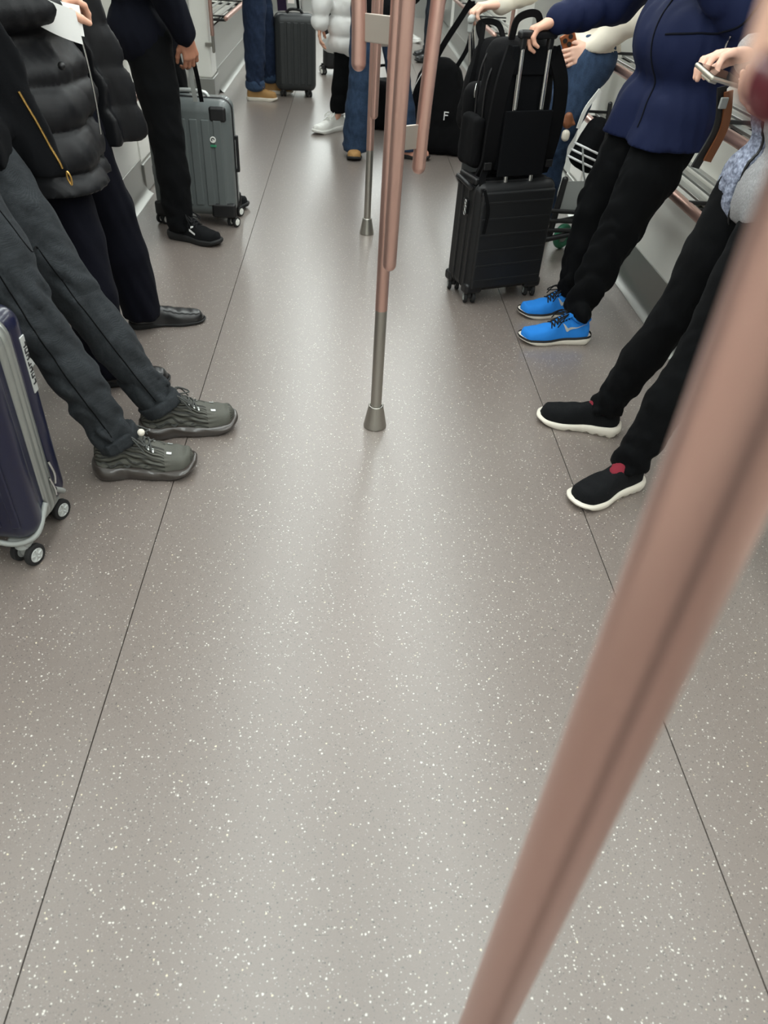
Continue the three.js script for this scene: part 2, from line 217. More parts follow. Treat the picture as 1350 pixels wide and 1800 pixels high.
// ---------------------------------------------------------------- shoes: local x = towards the toe, origin at the heel on the ground
const lerpT = (tab, s) => { for (let i = 1; i < tab.length; i++) if (s <= tab[i][0]) { const [a, va] = tab[i - 1], [b, vb] = tab[i], t = (s - a) / (b - a), u = t * t * (3 - 2 * t); return va + (vb - va) * u; } return tab[tab.length - 1][1]; };
const halfW = (s, W) => { const b = lerpT([[0, .37], [.16, .37], [.42, .35], [.7, .5], [.88, .47], [1, .42]], s) * W; let e = 1; if (s < .11) e = Math.sqrt(Math.max(0, 1 - ((.11 - s) / .11) ** 2)); if (s > .83) e = Math.sqrt(Math.max(0, 1 - ((s - .83) / .17) ** 2.3)); return b * e; };
function makeShoe(parent, o) {
  const { L = .29, W = .105, heel, toe, upper, sole, kind = 'sneaker' } = o;
  const dx = toe[0] - heel[0], dz = toe[1] - heel[1], H = o.top ?? [[0, .05], [.04, .068], [.2, .07], [.34, .088], [.46, .078], [.62, .054], [.8, .04], [.93, .032], [1, .022]];
  const st = o.soleTop ?? [[0, .036], [.3, .03], [.6, .024], [.85, .026], [1, .034]], sb = o.soleBottom ?? [[0, .006], [.08, 0], [.75, 0], [1, .016]], flare = o.flare ?? .006;
  const outline = (t) => { const a = t * Math.PI * 2, s = .5 - .5 * Math.cos(a), sg = Math.sin(a) >= 0 ? 1 : -1; return [s, sg * halfW(s, W)]; };
  const N = 72, rows = [[.0, -.55, 0], [0, -.08, 0], [.12, .45, 0], [.4, .9, 0], [.7, 1, 0], [.92, .7, 0], [1, .1, 0], [1, -.9, 0]];
  const soleGeo = gridGeo(N, rows.length - 1, (u, v) => { const [s, z] = outline(u), r = rows[Math.round(v * (rows.length - 1))], ex = r[1] * flare, y0 = lerpT(sb, s), y1 = lerpT(st, s), bump = o.treads && r[0] < .3 ? (Math.sin(s * o.treads * 6.283) > .72 ? .006 : 0) : 0, lob = o.lobes ? o.lobes * Math.abs(Math.sin(s * 9.4)) * (r[0] > .1 && r[0] < .8 ? 1 : 0) : 0; const len = Math.hypot(.12, z) || 1; return [s * L + (s - .5) * 2 * ex * .9, y0 + (y1 - y0) * r[0] + bump, z + Math.sign(z) * (Math.abs(z) > .001 ? ex + lob : 0)]; });
  const cap0 = gridGeo(36, 4, (u, v) => { const s = u, w = halfW(s, W) + .3 * flare; return [s * L, lerpT(st, s) - .003, (v * 2 - 1) * w]; }), cap1 = gridGeo(36, 4, (u, v) => { const w = halfW(u, W) - .3 * flare; return [u * L, lerpT(sb, u) + .0005, (1 - v * 2) * w]; });
  const surf = (s, th, out = 0) => { const w = halfW(s, W) * .985, h = lerpT(H, s), c = Math.cos(th), sn = Math.sin(th), p = o.square ?? .78, b = lerpT(st, s) - .006, e = s < .06 ? Math.sqrt(s / .06) : s > .95 ? Math.sqrt(Math.max(0, (1 - s) / .05)) : 1; return [.004 + s * (L - .008), b + (h + .006 + out) * Math.pow(Math.max(0, sn), p) * (.35 + .65 * e), Math.sign(c) * Math.pow(Math.abs(c), .62) * (w + out) * (s < .35 ? 1 - .12 * sn : 1)]; };
  const wr = o.wrinkle ?? 0;
  const upGeo = gridGeo(wr ? 90 : 40, 44, (u, v) => { const p = surf(v, u * Math.PI, wr && v < .78 ? wr * Math.sin(u * 62 + Math.sin(v * 13) * 1.6) * Math.min(1, (.78 - v) * 6) : 0); return [p[0], p[1], p[2], u * .2, v * L]; });
  const m = part('shoe', upGeo, upper, parent, o.label); m.position.set(heel[0], o.y ?? 0, heel[1]); m.rotation.y = Math.atan2(-dz, dx);
  part('sole', [soleGeo, cap0, cap1], sole, m);
  if (o.midline) part('sole_edge', gridGeo(N, 1, (u, v) => { const [s, z] = outline(u), y1 = lerpT(st, s); return [s * L + (s - .5) * 2 * flare, y1 - .004 + v * .009, z + Math.sign(z) * flare * (v ? .3 : .95)]; }), o.midline, m);
  if (o.lace) {
    const ls = [], n = o.laces ?? 5, s0 = .36, s1 = .6;
    for (let i = 0; i < n; i++) { const a = s0 + (s1 - s0) * i / n, b = a + (s1 - s0) / n; for (const sg of [1, -1]) ls.push(tube([surf(a, Math.PI / 2 - .5 * sg, .004), surf((a + b) / 2, Math.PI / 2, .008), surf(b, Math.PI / 2 + .5 * sg, .004)], .0026, 8, 6)); }
    const k = surf(s0 - .01, Math.PI / 2, .008);
    for (const sg of [1, -1]) ls.push(tube([k, [k[0] + .02, k[1] + .006, k[2] + sg * .03], [k[0] + .06, k[1] - .022, k[2] + sg * .045], [k[0] + .045, k[1] - .014, k[2] + sg * .022], k], .0026, 20, 6), tube([k, [k[0] + .03, k[1] - .004, k[2] + sg * .04], [k[0] + .055, k[1] - .04, k[2] + sg * .05]], .0024, 10, 6));
    part('laces', ls, o.lace, m);
    part('tongue', gridGeo(8, 10, (u, v) => surf(.31 + v * .2, Math.PI / 2 + (u - .5) * .9, .003 + .012 * (1 - v))), o.tongueMat ?? upper, m);
  }
  if (o.collar !== false) part('collar', loop(Array.from({ length: 14 }, (_, i) => { const a = i / 14 * 6.283, s = .19 + .15 * Math.cos(a), y = lerpT(st, s) + lerpT(H, s) * .99; return [s * L, y, Math.sin(a) * halfW(.2, W) * .72]; }), .0065, 40, 8), o.collarMat ?? upper, m);
  for (const sg of o.sides ?? []) for (const [lo, hi, a, b, mat, nm] of o.patches) part(nm, gridGeo(24, 3, (u, v) => { const s = a + (b - a) * u, t = lo(u) + (hi(u) - lo(u)) * v, th = t * Math.PI / 2; return surf(s, sg > 0 ? th : Math.PI - th, .0022); }), mat, m);
  return m;
}

// ---------------------------------------------------------------- people. All joints are in metres in the car; facing is a horizontal unit vector
function person(o) {
  const base = [o.pelvis[0], 0, o.pelvis[2]], g = thing('person', o.label, 'person', base), f = unit([o.face[0], 0, o.face[1]]), l = [f[2], 0, -f[0]];   // l = the person's left
  const rel = (geo) => geo.translate(-base[0], 0, -base[2]);
  const skin = o.skin ?? M.skin, ch = o.chest, pv = o.pelvis, hd = add(add(ch, [0, .42, 0]), f, o.nod ?? .04), fl = [f, .66];
  // the body: one continuous surface under the clothes, with finer head and hands joined on
  const bc = [[add(pv, l, .06), add(pv, l, -.06), .105, .105, fl], [pv, mix(pv, ch, .6), .115, .105, fl], [add(ch, l, .09), add(ch, l, -.09), .1, .1, fl], [ch, add(ch, [0, .12, 0]), .11, .07, fl], [add(ch, [0, .14, 0]), add(hd, [0, -.05, 0]), .05, .052, null]];
  for (const L of o.legs) bc.push([L.hip, L.knee, .075, .05], [L.knee, mix(L.knee, L.ankle, .35), .05, .052], [mix(L.knee, L.ankle, .35), L.ankle, .052, .029], [L.ankle, add(L.ankle, [(L.toe[0] - L.heel[0]) * .2, -L.ankle[1] + .045, (L.toe[1] - L.heel[1]) * .2]), .026, .02]);
  for (const A of o.arms) bc.push([A.sh, A.el, .045, .036], [A.el, A.wr, .037, .024]);
  const geos = [blob(bc, .015, .03)];
  const r = [0, 1, 2].map(i => l[i]), hc = [[add(hd, [0, .045, 0], 1), add(hd, f, -.02), .088, .085, [r, .86]], [add(hd, f, .03), add(add(hd, f, .062), [0, -.075, 0]), .062, .036, [r, .9]], [add(add(hd, f, .092), [0, .012, 0]), add(add(hd, f, .112), [0, -.02, 0]), .008, .014, null, .012], [add(add(hd, f, .09), [0, .03, 0]), add(add(hd, f, .09), [0, .03, 0]), .02, .02, [f, .5], .03], [add(add(add(hd, f, .088), l, .02), [0, -.05, 0]), add(add(add(hd, f, .088), l, -.02), [0, -.05, 0]), .009, .009, null, .01]];
  for (const s of [1, -1]) hc.push([add(add(hd, l, s * .08), [0, .02, 0]), add(add(hd, l, s * .083), [0, -.025, 0]), .018, .011, [f, 1], .01]);
  geos.push(blob(hc, .007, .03));
  for (const A of o.arms) if (A.hand) geos.push(handMesh(handCaps({ w: A.wr, ...A.hand }), A.cell ?? .0036));
  part('body', rel(merge(geos)), skin, g);
  for (const s of [1, -1]) part('eye', rel(new THREE.SphereGeometry(.0115, 14, 10).translate(...add(add(add(hd, f, .079), l, s * .031), [0, .012, 0]))), M.eye, g);
  part('hair', rel(blob([[add(add(hd, [0, .075, 0]), f, .01), add(hd, f, -.045), .088, .085, [r, .92]]].concat(o.longHair ? [[add(hd, f, -.06), add(add(hd, f, -.07), [0, -.2, 0]), .075, .06, [r, 1]]] : []), .009, .02, (x, y, z, d) => { const q = (x - hd[0]) * f[0] + (z - hd[2]) * f[2]; return Math.max(d + .003 * NZ.noise(x * 60, y * 20, z * 60), q - .05 - (y - hd[1] - .06) * .4, hd[1] - (o.longHair ? .3 : .03) - y); })), o.hair ?? M.hair, g);
  // trousers
  const t = o.trousers, R = t.r ?? [.1, .092, .075, .07];
  const tc = [[add(pv, l, .065), add(pv, l, -.065), R[0] + .028, R[0] + .028, [f, .76]]];
  for (const L of o.legs) tc.push([L.hip, mix(L.hip, L.knee, .5), R[0], R[1]], [mix(L.hip, L.knee, .5), L.knee, R[1], R[2]], [L.knee, mix(L.knee, L.ankle, .45), R[2], (R[2] + R[3]) / 2 + .002], [mix(L.knee, L.ankle, .45), add(L.ankle, [0, L.drop ?? -.03, 0]), (R[2] + R[3]) / 2 + .002, R[3]]);
  const fo = folds(t.amp ?? .007, t.fx ?? 8, t.fy ?? 22), top = pv[1] + (t.rise ?? .1);
  part('trousers', rel(blob(tc, t.cell ?? .011, .02, (x, y, z, d) => {
    let near = 0, hem = -9; for (const L of o.legs) { const q = Math.hypot(x - L.ankle[0], z - L.ankle[2]); if (q < .2) { near = Math.max(near, 1 - Math.min(1, Math.max(0, (y - L.ankle[1]) / .22))); hem = Math.max(hem, y < .3 ? (L.hem ?? L.ankle[1] - .035) : -9); } const kn = Math.hypot(x - L.knee[0], y - L.knee[1], z - L.knee[2]); near = Math.max(near, .8 * (1 - Math.min(1, kn / .14))); }
    let v = d + fo(x, y, z) * (.55 + 1.1 * near); if (t.crease) { const q = 0; } return Math.max(v, hem > -8 ? (hem - y) : -9, y - top); })), t.mat, g, t.label);
  // upper clothes
  for (const J of o.tops) {
    const e = J.e ?? .03, jc = [[add(pv, l, .075), add(pv, l, -.075), .1 + e, .1 + e, [f, J.flat ?? 1]], [add(mix(pv, ch, .5), l, .06), add(mix(pv, ch, .5), l, -.06), .1 + e + (J.belly ?? 0), .1 + e + (J.belly ?? 0), [f, J.mid ?? .9]], [add(ch, l, .09), add(ch, l, -.09), .105 + e, .105 + e, [f, .74]], [add(ch, [0, .1, 0]), add(ch, [0, .16, 0]), .09, .065, null]];
    if (J.skirt) jc.push([add(add(pv, [0, -J.skirt, 0]), l, .08), add(add(pv, [0, -J.skirt, 0]), l, -.08), .105 + e, .105 + e, [f, J.flat ?? 1]]);
    if (J.skirt || J.legs) for (const L of o.legs) jc.push([L.hip, mix(L.hip, L.knee, .6), R[0] + e * .65, R[1] + e * .7]);
    for (const x of J.extra ?? []) jc.push(x);
    if (J.sleeves !== false) for (const A of o.arms) { const se = J.se ?? e; jc.push([A.sh, A.el, .055 + se, .047 + se * .7, null, .03], [A.el, mix(A.el, A.wr, J.cuffAt ?? .93), .047 + se * .7, .036 + se * .5, null, .02]); }
    const jf = folds(J.amp ?? .006, J.fx ?? 7, J.fy ?? 16), nk = ch[1] + .2;
    part(J.name, rel(blob(jc, J.cell ?? .012, .03, (x, y, z, d) => {
      let v = d + jf(x, y, z) * 1; const q = (x - pv[0]) * f[0] + (z - pv[2]) * f[2], s = (x - pv[0]) * l[0] + (z - pv[2]) * l[2];
      const bodyPart = Math.abs(s) < .24 + e && q > -.22 && q < .24;
      if (J.quilt) { const h = ((y + (J.tilt ?? 0) * q) / J.quilt % 1 + 1) % 1; v -= (bodyPart ? .03 : .016) * (J.quiltAmp?.(q, s) ?? 1) * (Math.pow(Math.sin(Math.PI * h), .55) - .55); }
      v = Math.max(v, (typeof J.hem === 'function' ? J.hem(q, s) : J.hem) - y);
      if (J.open) { const w = J.open(y, q, s); v = Math.max(v, w); }
      return Math.max(v, y - nk); })), J.mat, g, J.label);
  }
  for (const L of o.legs) if (L.shoe) makeShoe(g, { ...L.shoe, heel: [L.heel[0] - base[0], L.heel[1] - base[2]], toe: [L.toe[0] - base[0], L.toe[1] - base[2]], L: L.len ?? Math.hypot(L.toe[0] - L.heel[0], L.toe[1] - L.heel[1]) });
  return { g, rel, f, l, base };
}

// ---------------------------------------------------------------- the car
function metreUV(g, ax = 'xz') { const p = g.attributes.position, u = g.attributes.uv; for (let i = 0; i < p.count; i++) { const q = [p.getX(i), p.getY(i), p.getZ(i)]; u.setXY(i, q['xyz'.indexOf(ax[0])], q['xyz'.indexOf(ax[1])]); } return g; }
{
  const fl = struct('floor', null, null, 'speckled warm grey rubber floor with two long seams');
  const zc = (Z_NEAR + Z_FAR) / 2, zl = Z_NEAR - Z_FAR, gap = .0014;
  const xs = [[WALL_L - .28, -.515 - gap], [-.515 + gap, .752 - gap], [.752 + gap, WALL_R + .28]];
  for (const [a, b] of xs) part('floor_panel', metreUV(box((a + b) / 2, -.01, zc, b - a, .02, zl)), M.floor, fl);
  part('seam_joint', box(CX, -.024, zc, 3.3, .02, zl), M.seam, fl);
  const ce = struct('ceiling', box(CX, CEIL + .05, zc, 3.4, .1, zl), M.ceil, 'pale ceiling of the train car');
  struct('wall_back', box(CX, 1.1, Z_NEAR + .05, 3.4, 2.4, .1), M.cream, 'cream end wall of the car behind the camera');
  struct('wall_front', box(CX, 1.1, Z_FAR - .05, 3.4, 2.4, .1), M.steelWall, 'far end wall of the train car');
}
for (const sg of [-1, 1]) {
  const side = sg < 0 ? 'left' : 'right', W = sg < 0 ? WALL_L : WALL_R, X = (d) => W + sg * d;     // d = metres behind the panel face
  const w = struct('wall_' + side, null, null, 'cream lined ' + side + ' side wall of the car with luggage niches');
  const bx = (d0, d1, y0, y1, z0, z1, r = 0) => box(X((d0 + d1) / 2), (y0 + y1) / 2, (z0 + z1) / 2, Math.abs(d1 - d0), y1 - y0, Math.abs(z1 - z0), r);
  const bays = [[Z_NEAR, -4.7, M.cream], [-7.85, -12.2, M.steelWall]];
  for (const [z0, z1, mat] of bays) {
    const n = Math.max(1, Math.round((z0 - z1) / 2.4));
    for (let i = 0; i < n; i++) { const a = z0 + (z1 - z0) * i / n, b = z0 + (z1 - z0) * (i + 1) / n; part('lower_panel', bx(0, .05, .16, .535, a - .003, b + .003, .004), mat, w); part('niche_back', bx(.24, .28, .5, 1.06, a, b), M.cream, w); part('ledge', bx(0, .26, .515, .535, a, b, .004), M.cream, w); }
    part('upper_wall', bx(.22, .28, 1.9, CEIL, z0, z1), M.cream, w); part('sill', bx(.16, .28, 1.04, 1.08, z0, z1, .008), M.cream, w);
    for (let i = 0; i < n; i++) { const a = z0 + (z1 - z0) * i / n, b = z0 + (z1 - z0) * (i + 1) / n; part('window_post', bx(.2, .28, 1.06, 1.92, b - .08, b + .08), M.cream, w); }
    // coved stainless kick plate
    const prof = [[.02, .195], [-.004, .195], [-.006, .19], [-.008, .07], [-.014, .045], [-.026, .02], [-.05, .004], [-.056, .002], [-.056, 0]];
    part('kick_plate', gridGeo(1, prof.length - 1, (u, v) => { const [d, y] = prof[Math.round(v * (prof.length - 1))], z = z0 + (z1 - z0) * u; return [X(d), y, z, z, y * 3]; }), M.kick, w, 'coved brushed steel kick plate');
  }
  for (const [z0, z1] of [[-4.7, -5.0], [-7.55, -7.85], [-12.2, -12.5], [-14.9, -15.2]]) { part('door_pillar', bx(-.005, .28, .16, CEIL, z0, z1, .02), M.cream, w); part('pillar_base', bx(-.02, .28, 0, .165, z0 + .006, z1 - .006, .012), M.kick, w); }
  let dn = 0;
  for (const [z0, z1] of [[-5.0, -7.55], [-12.5, -14.9]]) {
    const d = struct('door_' + (sg < 0 ? 1 + dn : 3 + dn), null, null, side + ' sliding double door of brushed steel'); dn++;
    const zm = (z0 + z1) / 2;
    for (const [a, b] of [[z0, zm], [zm, z1]]) { part('door_leaf', bx(.14, .19, .02, 1.98, a - .004, b + .004, .01), M.steelWall, d); part('window_pane', bx(.132, .139, 1.0, 1.75, a - .25, b + .25, .003), M.glass, d); }
    part('door_header', bx(0, .28, 1.98, CEIL, z0, z1), M.cream, d); part('threshold', bx(-.01, .2, 0, .012, z0, z1, .004), M.kick, d);
  }
  let wn = 0;
  for (const [z0, z1] of bays) { const m = struct('window_' + (sg < 0 ? 1 + wn : 3 + wn), bx(.25, .27, 1.06, 1.92, z0, z1), M.glass, 'dark window band of the ' + side + ' wall'); wn++; }
  // two-tier luggage racks with rose metal front rails
  const racks = [[Z_NEAR - .3, -4.62, .572, 'lower'], [Z_NEAR - .3, -4.62, .858, 'upper'], [-7.95, -12.1, .572, 'far lower'], [-7.95, -12.1, .858, 'far upper']];
  for (const [z0, z1, y, nm] of racks) {
    const o = thing('luggage_rack', nm.replace('far ', '') + ' luggage rack with rose metal rail along the ' + (nm.startsWith('far') ? 'far ' : '') + side + ' wall', 'luggage rack', [X(-.1), y, (z0 + z1) / 2], 0, 'luggage racks along the walls');
    const L = z0 - z1, s = sg;
    part('front_rail', rod([0, 0, -L / 2], [0, 0, L / 2], .0205, 20), M.rose, o);
    for (const [d, wd] of [[.085, .035], [.165, .035], [.245, .03]]) part('slat', box(s * d, .004, 0, wd, .012, L - .02, .003), M.steelWall, o);
    const n = Math.round(L / 1.5); for (let i = 0; i <= n; i++) part('bracket', [box(s * .165, -.014, -L / 2 + .02 + i / n * (L - .04), .33, .02, .018, .004), box(s * .165, .016, -L / 2 + .02 + i / n * (L - .04), .33, .014, .014, .003)], M.plasticBlack, o);
  }
  const gh = thing('safety_rail', 'vertical rose safety rail on the far ' + side + ' door pillar', 'rail', [X(-.04), .36, -7.52]);
  part('grip', rod([0, .12, 0], [0, 1.5, 0], .017), M.rose, gh); part('stem', rod([0, 0, 0], [0, .14, 0], .013), M.steel, gh); part('bracket', box(sg * .035, .06, -.03, .07, .03, .05, .004), M.steel, gh); part('bracket', box(sg * .035, 1.4, -.03, .07, .03, .05, .004), M.steel, gh);
}
// ceiling lamps: two rows of long diffusers
for (const x of LAMP.xs) for (let i = 0; i < 8; i++) {
  const z = Z_NEAR - .15 - LAMP.len / 2 - i * (LAMP.len + .06);
  const o = thing('ceiling_lamp', (x < CX ? 'left' : 'right') + ' row ceiling light panel, number ' + ['one', 'two', 'three', 'four', 'five', 'six', 'seven', 'eight'][i] + ' from the camera end', 'lamp', [x, CEIL, z], 0, 'ceiling light panels');
  part('diffuser', box(0, -.008, 0, LAMP.w, .016, LAMP.len, .004), M.lamp, o);
  for (const s of [-1, 1]) part('trim', box(s * (LAMP.w / 2 + .012), -.008, 0, .022, .02, LAMP.len, .003), M.steel, o);
  const a = new THREE.RectAreaLight(LAMP.color, LAMP.power, LAMP.w, LAMP.len); a.position.set(0, -.018, 0); a.rotation.x = -Math.PI / 2; a.castShadow = true; o.add(a);
}

// added fill strips, out of view below the ceiling edges, to brighten the walls
for (const sg of [-1, 1]) for (let i = 0; i < 4; i++) {
  const W = sg < 0 ? WALL_L : WALL_R, L = 4.2, z = Z_NEAR - .2 - L / 2 - i * (L + .08), x = W + sg * .06, y = CEIL - .12;
  const o = thing('added_fill_strip', (sg < 0 ? 'left' : 'right') + ' wall added fill light strip, ' + ['nearest', 'second', 'third', 'farthest'][i] + ' along the car', 'lamp', [x, y, z], 0, 'added fill light strips'); o.rotation.z = sg * -.7;
  part('diffuser', box(0, 0, 0, .13, .012, L, .004), M.lamp, o); part('housing', box(0, .014, 0, .16, .016, L, .004), M.white, o);
  const a = new THREE.RectAreaLight(LAMP.color, 11.5, .13, L); a.position.set(0, -.012, 0); a.rotation.x = -Math.PI / 2; a.castShadow = true; o.add(a);
}

// ---------------------------------------------------------------- grab poles
function grabPole(z, label, branches, x = .117) {
  const o = thing('grab_pole', label, 'pole', [x, 0, z], 0, 'grab poles down the middle of the car');
  const cup = [[0, 0], [.0395, 0], [.04, .004], [.0385, .012], [.026, .078], [.0262, .083], [.0225, .085], [.0195, .083], [.0195, .07]].map(p => new THREE.Vector2(...p));
  part('base_cup', new THREE.LatheGeometry(cup, 40), M.steel, o, 'conical brushed steel foot');
  if (branches) { part('steel_tube', new THREE.CylinderGeometry(.0188, .0188, .36, 36, 1, true).translate(0, .255, 0), M.steel, o); part('rose_tube', new THREE.CylinderGeometry(.0193, .0193, CEIL - .43, 36).translate(0, (CEIL + .43) / 2, 0), M.rose, o); }
  else { part('steel_tube', new THREE.CylinderGeometry(.0188, .0188, .36, 36, 1, true).translate(0, .255, 0), M.steel, o); part('rose_tube', new THREE.CylinderGeometry(.0196, .0196, CEIL - .43, 48).translate(0, (CEIL + .43) / 2, 0), M.rose, o); }
  if (!branches) return o;
  for (const [ang, y0] of [[6, .595], [123, .82], [-117, 1.068]]) {
    const a = ang * Math.PI / 180, dx = Math.sin(a), dz = Math.cos(a), at = (r, y) => [dx * r, y, dz * r], r0 = .104;
    const pts = [at(r0, y0 + .019), at(r0 + .004, y0 + .15), at(r0 + .03, 1.45), at(r0 + .02, 1.8), at(r0 - .05, 2.02), at(.02, 2.14)];
    part('branch_tube', [tube(pts, .0193, 60, 20), new THREE.SphereGeometry(.0193, 20, 14).translate(...at(r0, y0 + .02))], M.rose, o);
    for (const [yp, rr] of [[y0 + .1, .104], [1.72, .125]]) { const pl = box(0, 0, 0, .008, .062, rr - .016, .002); pl.translate(0, 0, rr / 2).rotateY(a).translate(0, yp, 0); part('connector_plate', pl, M.plate, o, 'flat silver plate joining tube and pole'); }
  }
  return o;
}
grabPole(-.2, 'blurred rose metal grab pole crossing the near right corner', false, .131);
grabPole(-2.185, 'rose and steel branching grab pole standing in the open aisle', true);
grabPole(-4.163, 'second branching grab pole, behind the nearest full pole', true);
grabPole(-6.14, 'third branching grab pole, behind the flared jeans', true);

// ---------------------------------------------------------------- luggage
function softBox(w, h, d, r, amp = .006, cell = .011, shape) {
  const F = new Field([-w / 2 - .04, -.04, -d / 2 - .04], [w / 2 + .04, h + .04, d / 2 + .04], cell);
  F.force((x, y, z) => { const t = Math.min(1, Math.max(0, y / h)), k = shape ? shape(t) : [1, 1]; const qx = Math.abs(x) - w / 2 * k[0] + r, qy = Math.abs(y - h / 2) - h / 2 + r, qz = Math.abs(z) - d / 2 * k[1] + r; return Math.hypot(Math.max(qx, 0), Math.max(qy, 0), Math.max(qz, 0)) + Math.min(Math.max(qx, qy, qz), 0) - r + amp * (NZ.noise(x * 13 + 2, y * 11, z * 13) + .5 * NZ.noise(x * 30, y * 22, z * 30 + 4)); });
  return F.mesh();
}
function wheelSet(o, x, z, r, turn, fork, hubMat, twin = .034) {
  const cs = Math.cos(turn), sn = Math.sin(turn), tr = (g) => g.rotateY(turn).translate(x, 0, z);
  part('caster_fork', tr(mergeGeometries([box(0, r * 1.55, -.008, twin * .62, r * 1.5, .03, .006).toNonIndexed(), new THREE.CylinderGeometry(.017, .021, .02, 20).translate(0, r * 2.25, 0).toNonIndexed()])), fork, o);
  for (const s of [-1, 1]) {
    const tyre = new THREE.LatheGeometry([[r * .62, -.008], [r * .93, -.008], [r, -.005], [r, .005], [r * .93, .008], [r * .62, .008]].map(p => new THREE.Vector2(...p)), 32).rotateZ(Math.PI / 2).translate(s * twin / 2, r, -.006);
    const wl = part('wheel', tr(tyre), M.rubber, o);
    const hub = [new THREE.CylinderGeometry(r * .2, r * .2, .015, 16).rotateZ(Math.PI / 2), new THREE.TorusGeometry(r * .6, r * .07, 8, 28).rotateY(Math.PI / 2).translate(s * .007, 0, 0), new THREE.CylinderGeometry(r * .66, r * .66, .0145, 24).rotateZ(Math.PI / 2)];
    for (let i = 0; i < 5; i++) hub.push(box(s * .0075, r * .38, 0, .007, r * .42, r * .15, .001).rotateX(i * 1.2566));
    part('hub', tr(merge(hub).translate(s * twin / 2, r, -.006)), hubMat, wl);
  }
}
function caseHandle(o, x0, x1, z, y0, y1, mat, gripMat, lean = 0, sway = 0) {
  const h = part('telescopic_handle', [rod([x0, y0, z], [x0 + sway, y1, z + lean], .0105, 14), rod([x1, y0, z], [x1 + sway, y1, z + lean], .0105, 14)], mat, o);
  x0 += sway; x1 += sway; part('grip', [box((x0 + x1) / 2, y1 + .008, z + lean, x1 - x0 + .05, .03, .032, .012), box(x0, y1 - .02, z + lean, .026, .05, .024, .008), box(x1, y1 - .02, z + lean, .026, .05, .024, .008)], gripMat, h);
}
function rr(w, h, r, n = 8) { const p = []; for (const [cx, cy, a0] of [[w / 2 - r, h - r, 0], [-w / 2 + r, h - r, 1], [-w / 2 + r, r, 2], [w / 2 - r, r, 3]]) for (let i = 0; i <= n; i++) { const a = (a0 + i / n) * Math.PI / 2; p.push([cx + r * Math.cos(a), cy + r * Math.sin(a)]); } return p; }
function band(w, h, r, zs, thick, out) { const p = rr(w + out * 2, h + out * 2, r + out), n = p.length; return gridGeo(n, 3, (u, v) => { const k = Math.round(u * n) % n, j = Math.round(v * 3), q = p[k], c = [[zs - thick / 2, .93], [zs - thick / 2, 1], [zs + thick / 2, 1], [zs + thick / 2, .93]][j]; return [q[0] * c[1], (q[1] - h / 2) * c[1] + h / 2 - out, c[0]]; }); }

{ // near navy hard case, cut by the left edge
  const o = thing('suitcase', 'glossy navy hard suitcase with silver frame at the left edge', 'suitcase', [-.925, 0, -1.565], -.06);
  const w = .315, h = .565, d = .25, y0 = .085;
  for (const s of [-1, 1]) { part('shell', new RoundedBoxGeometry(w, h, d / 2 - .021, 6, .05).translate(0, y0 + h / 2, s * (d / 4 + .0105)), M.caseNavy, o); }
  part('shell_core', new RoundedBoxGeometry(w - .01, h - .01, d - .06, 6, .05).translate(0, y0 + h / 2, 0), M.caseNavy, o);
  for (let i = 0; i < 6; i++) for (const s of [-1, 1]) part('rib', new RoundedBoxGeometry(.022, h - .12, .008, 3, .004).translate(-.12 + i * .048, y0 + h / 2, s * (d / 2)), M.caseNavy, o);
  for (const [z, t, ou] of [[-.022, .014, .002], [-.004, .017, .005], [.018, .02, .003]]) part('silver_frame', band(w, h, .052, z, t, ou).translate(0, y0, 0), M.aluTrim, o);
  part('name_plate', box(w / 2 + .001, y0 + h - .15, -.078, .004, .15, .022, .002), M.silver, o, 'silver plate with raised lettering');
  { const pl = []; for (let i = 0; i < 7; i++) { const y = y0 + h - .2 + i * .0165; pl.push(box(w / 2 + .0035, y, -.078, .002, .003, .014)); pl.push(box(w / 2 + .0035, y + .005, -.078 + (i % 2 ? .005 : -.005), .002, .009, .003)); if (i % 3) pl.push(box(w / 2 + .0035, y + .0095, -.078, .002, .002, .012)); } part('lettering', pl, M.plasticBlack, o); }
  part('zip_pull', [tube([[w / 2 + .006, y0 + .16, -.03], [w / 2 + .012, y0 + .12, -.032], [w / 2 + .008, y0 + .09, -.03]], .0035, 10, 8), tube([[w / 2 + .006, y0 + .12, -.012], [w / 2 + .012, y0 + .085, -.014], [w / 2 + .008, y0 + .06, -.02]], .003, 10, 8)], M.chrome, o);
  for (const sx of [-1, 1]) for (const sz of [-1, 1]) {
    part('corner_guard', [tube([[sx * (w / 2 - .13), y0 + .012, sz * (d / 2 - .004)], [sx * (w / 2 - .06), y0 - .004, sz * (d / 2 - .01)], [sx * (w / 2 - .012), y0 + .012, sz * (d / 2 - .03)], [sx * (w / 2 + .001), y0 + .07, sz * .03]], .0075, 20, 8), box(sx * (w / 2 - .06), y0 - .012, sz * (d / 2 - .045), .06, .026, .06, .01)], M.greyPlastic, o);
    wheelSet(o, sx * (w / 2 - .055), sz * (d / 2 - .03), .031, sx > 0 ? -.35 : .3, M.greyPlastic, M.silver, .046);
  }
  part('top_handle', tube([[-.08, y0 + h - .002, .02], [-.06, y0 + h + .02, .02], [.06, y0 + h + .02, .02], [.08, y0 + h - .002, .02]], .009, 20, 8), M.plasticBlack, o);
  caseHandle(o, -.09, .09, -d / 2 + .03, y0 + h - .05, y0 + h + .03, M.chrome, M.plasticBlack);
}
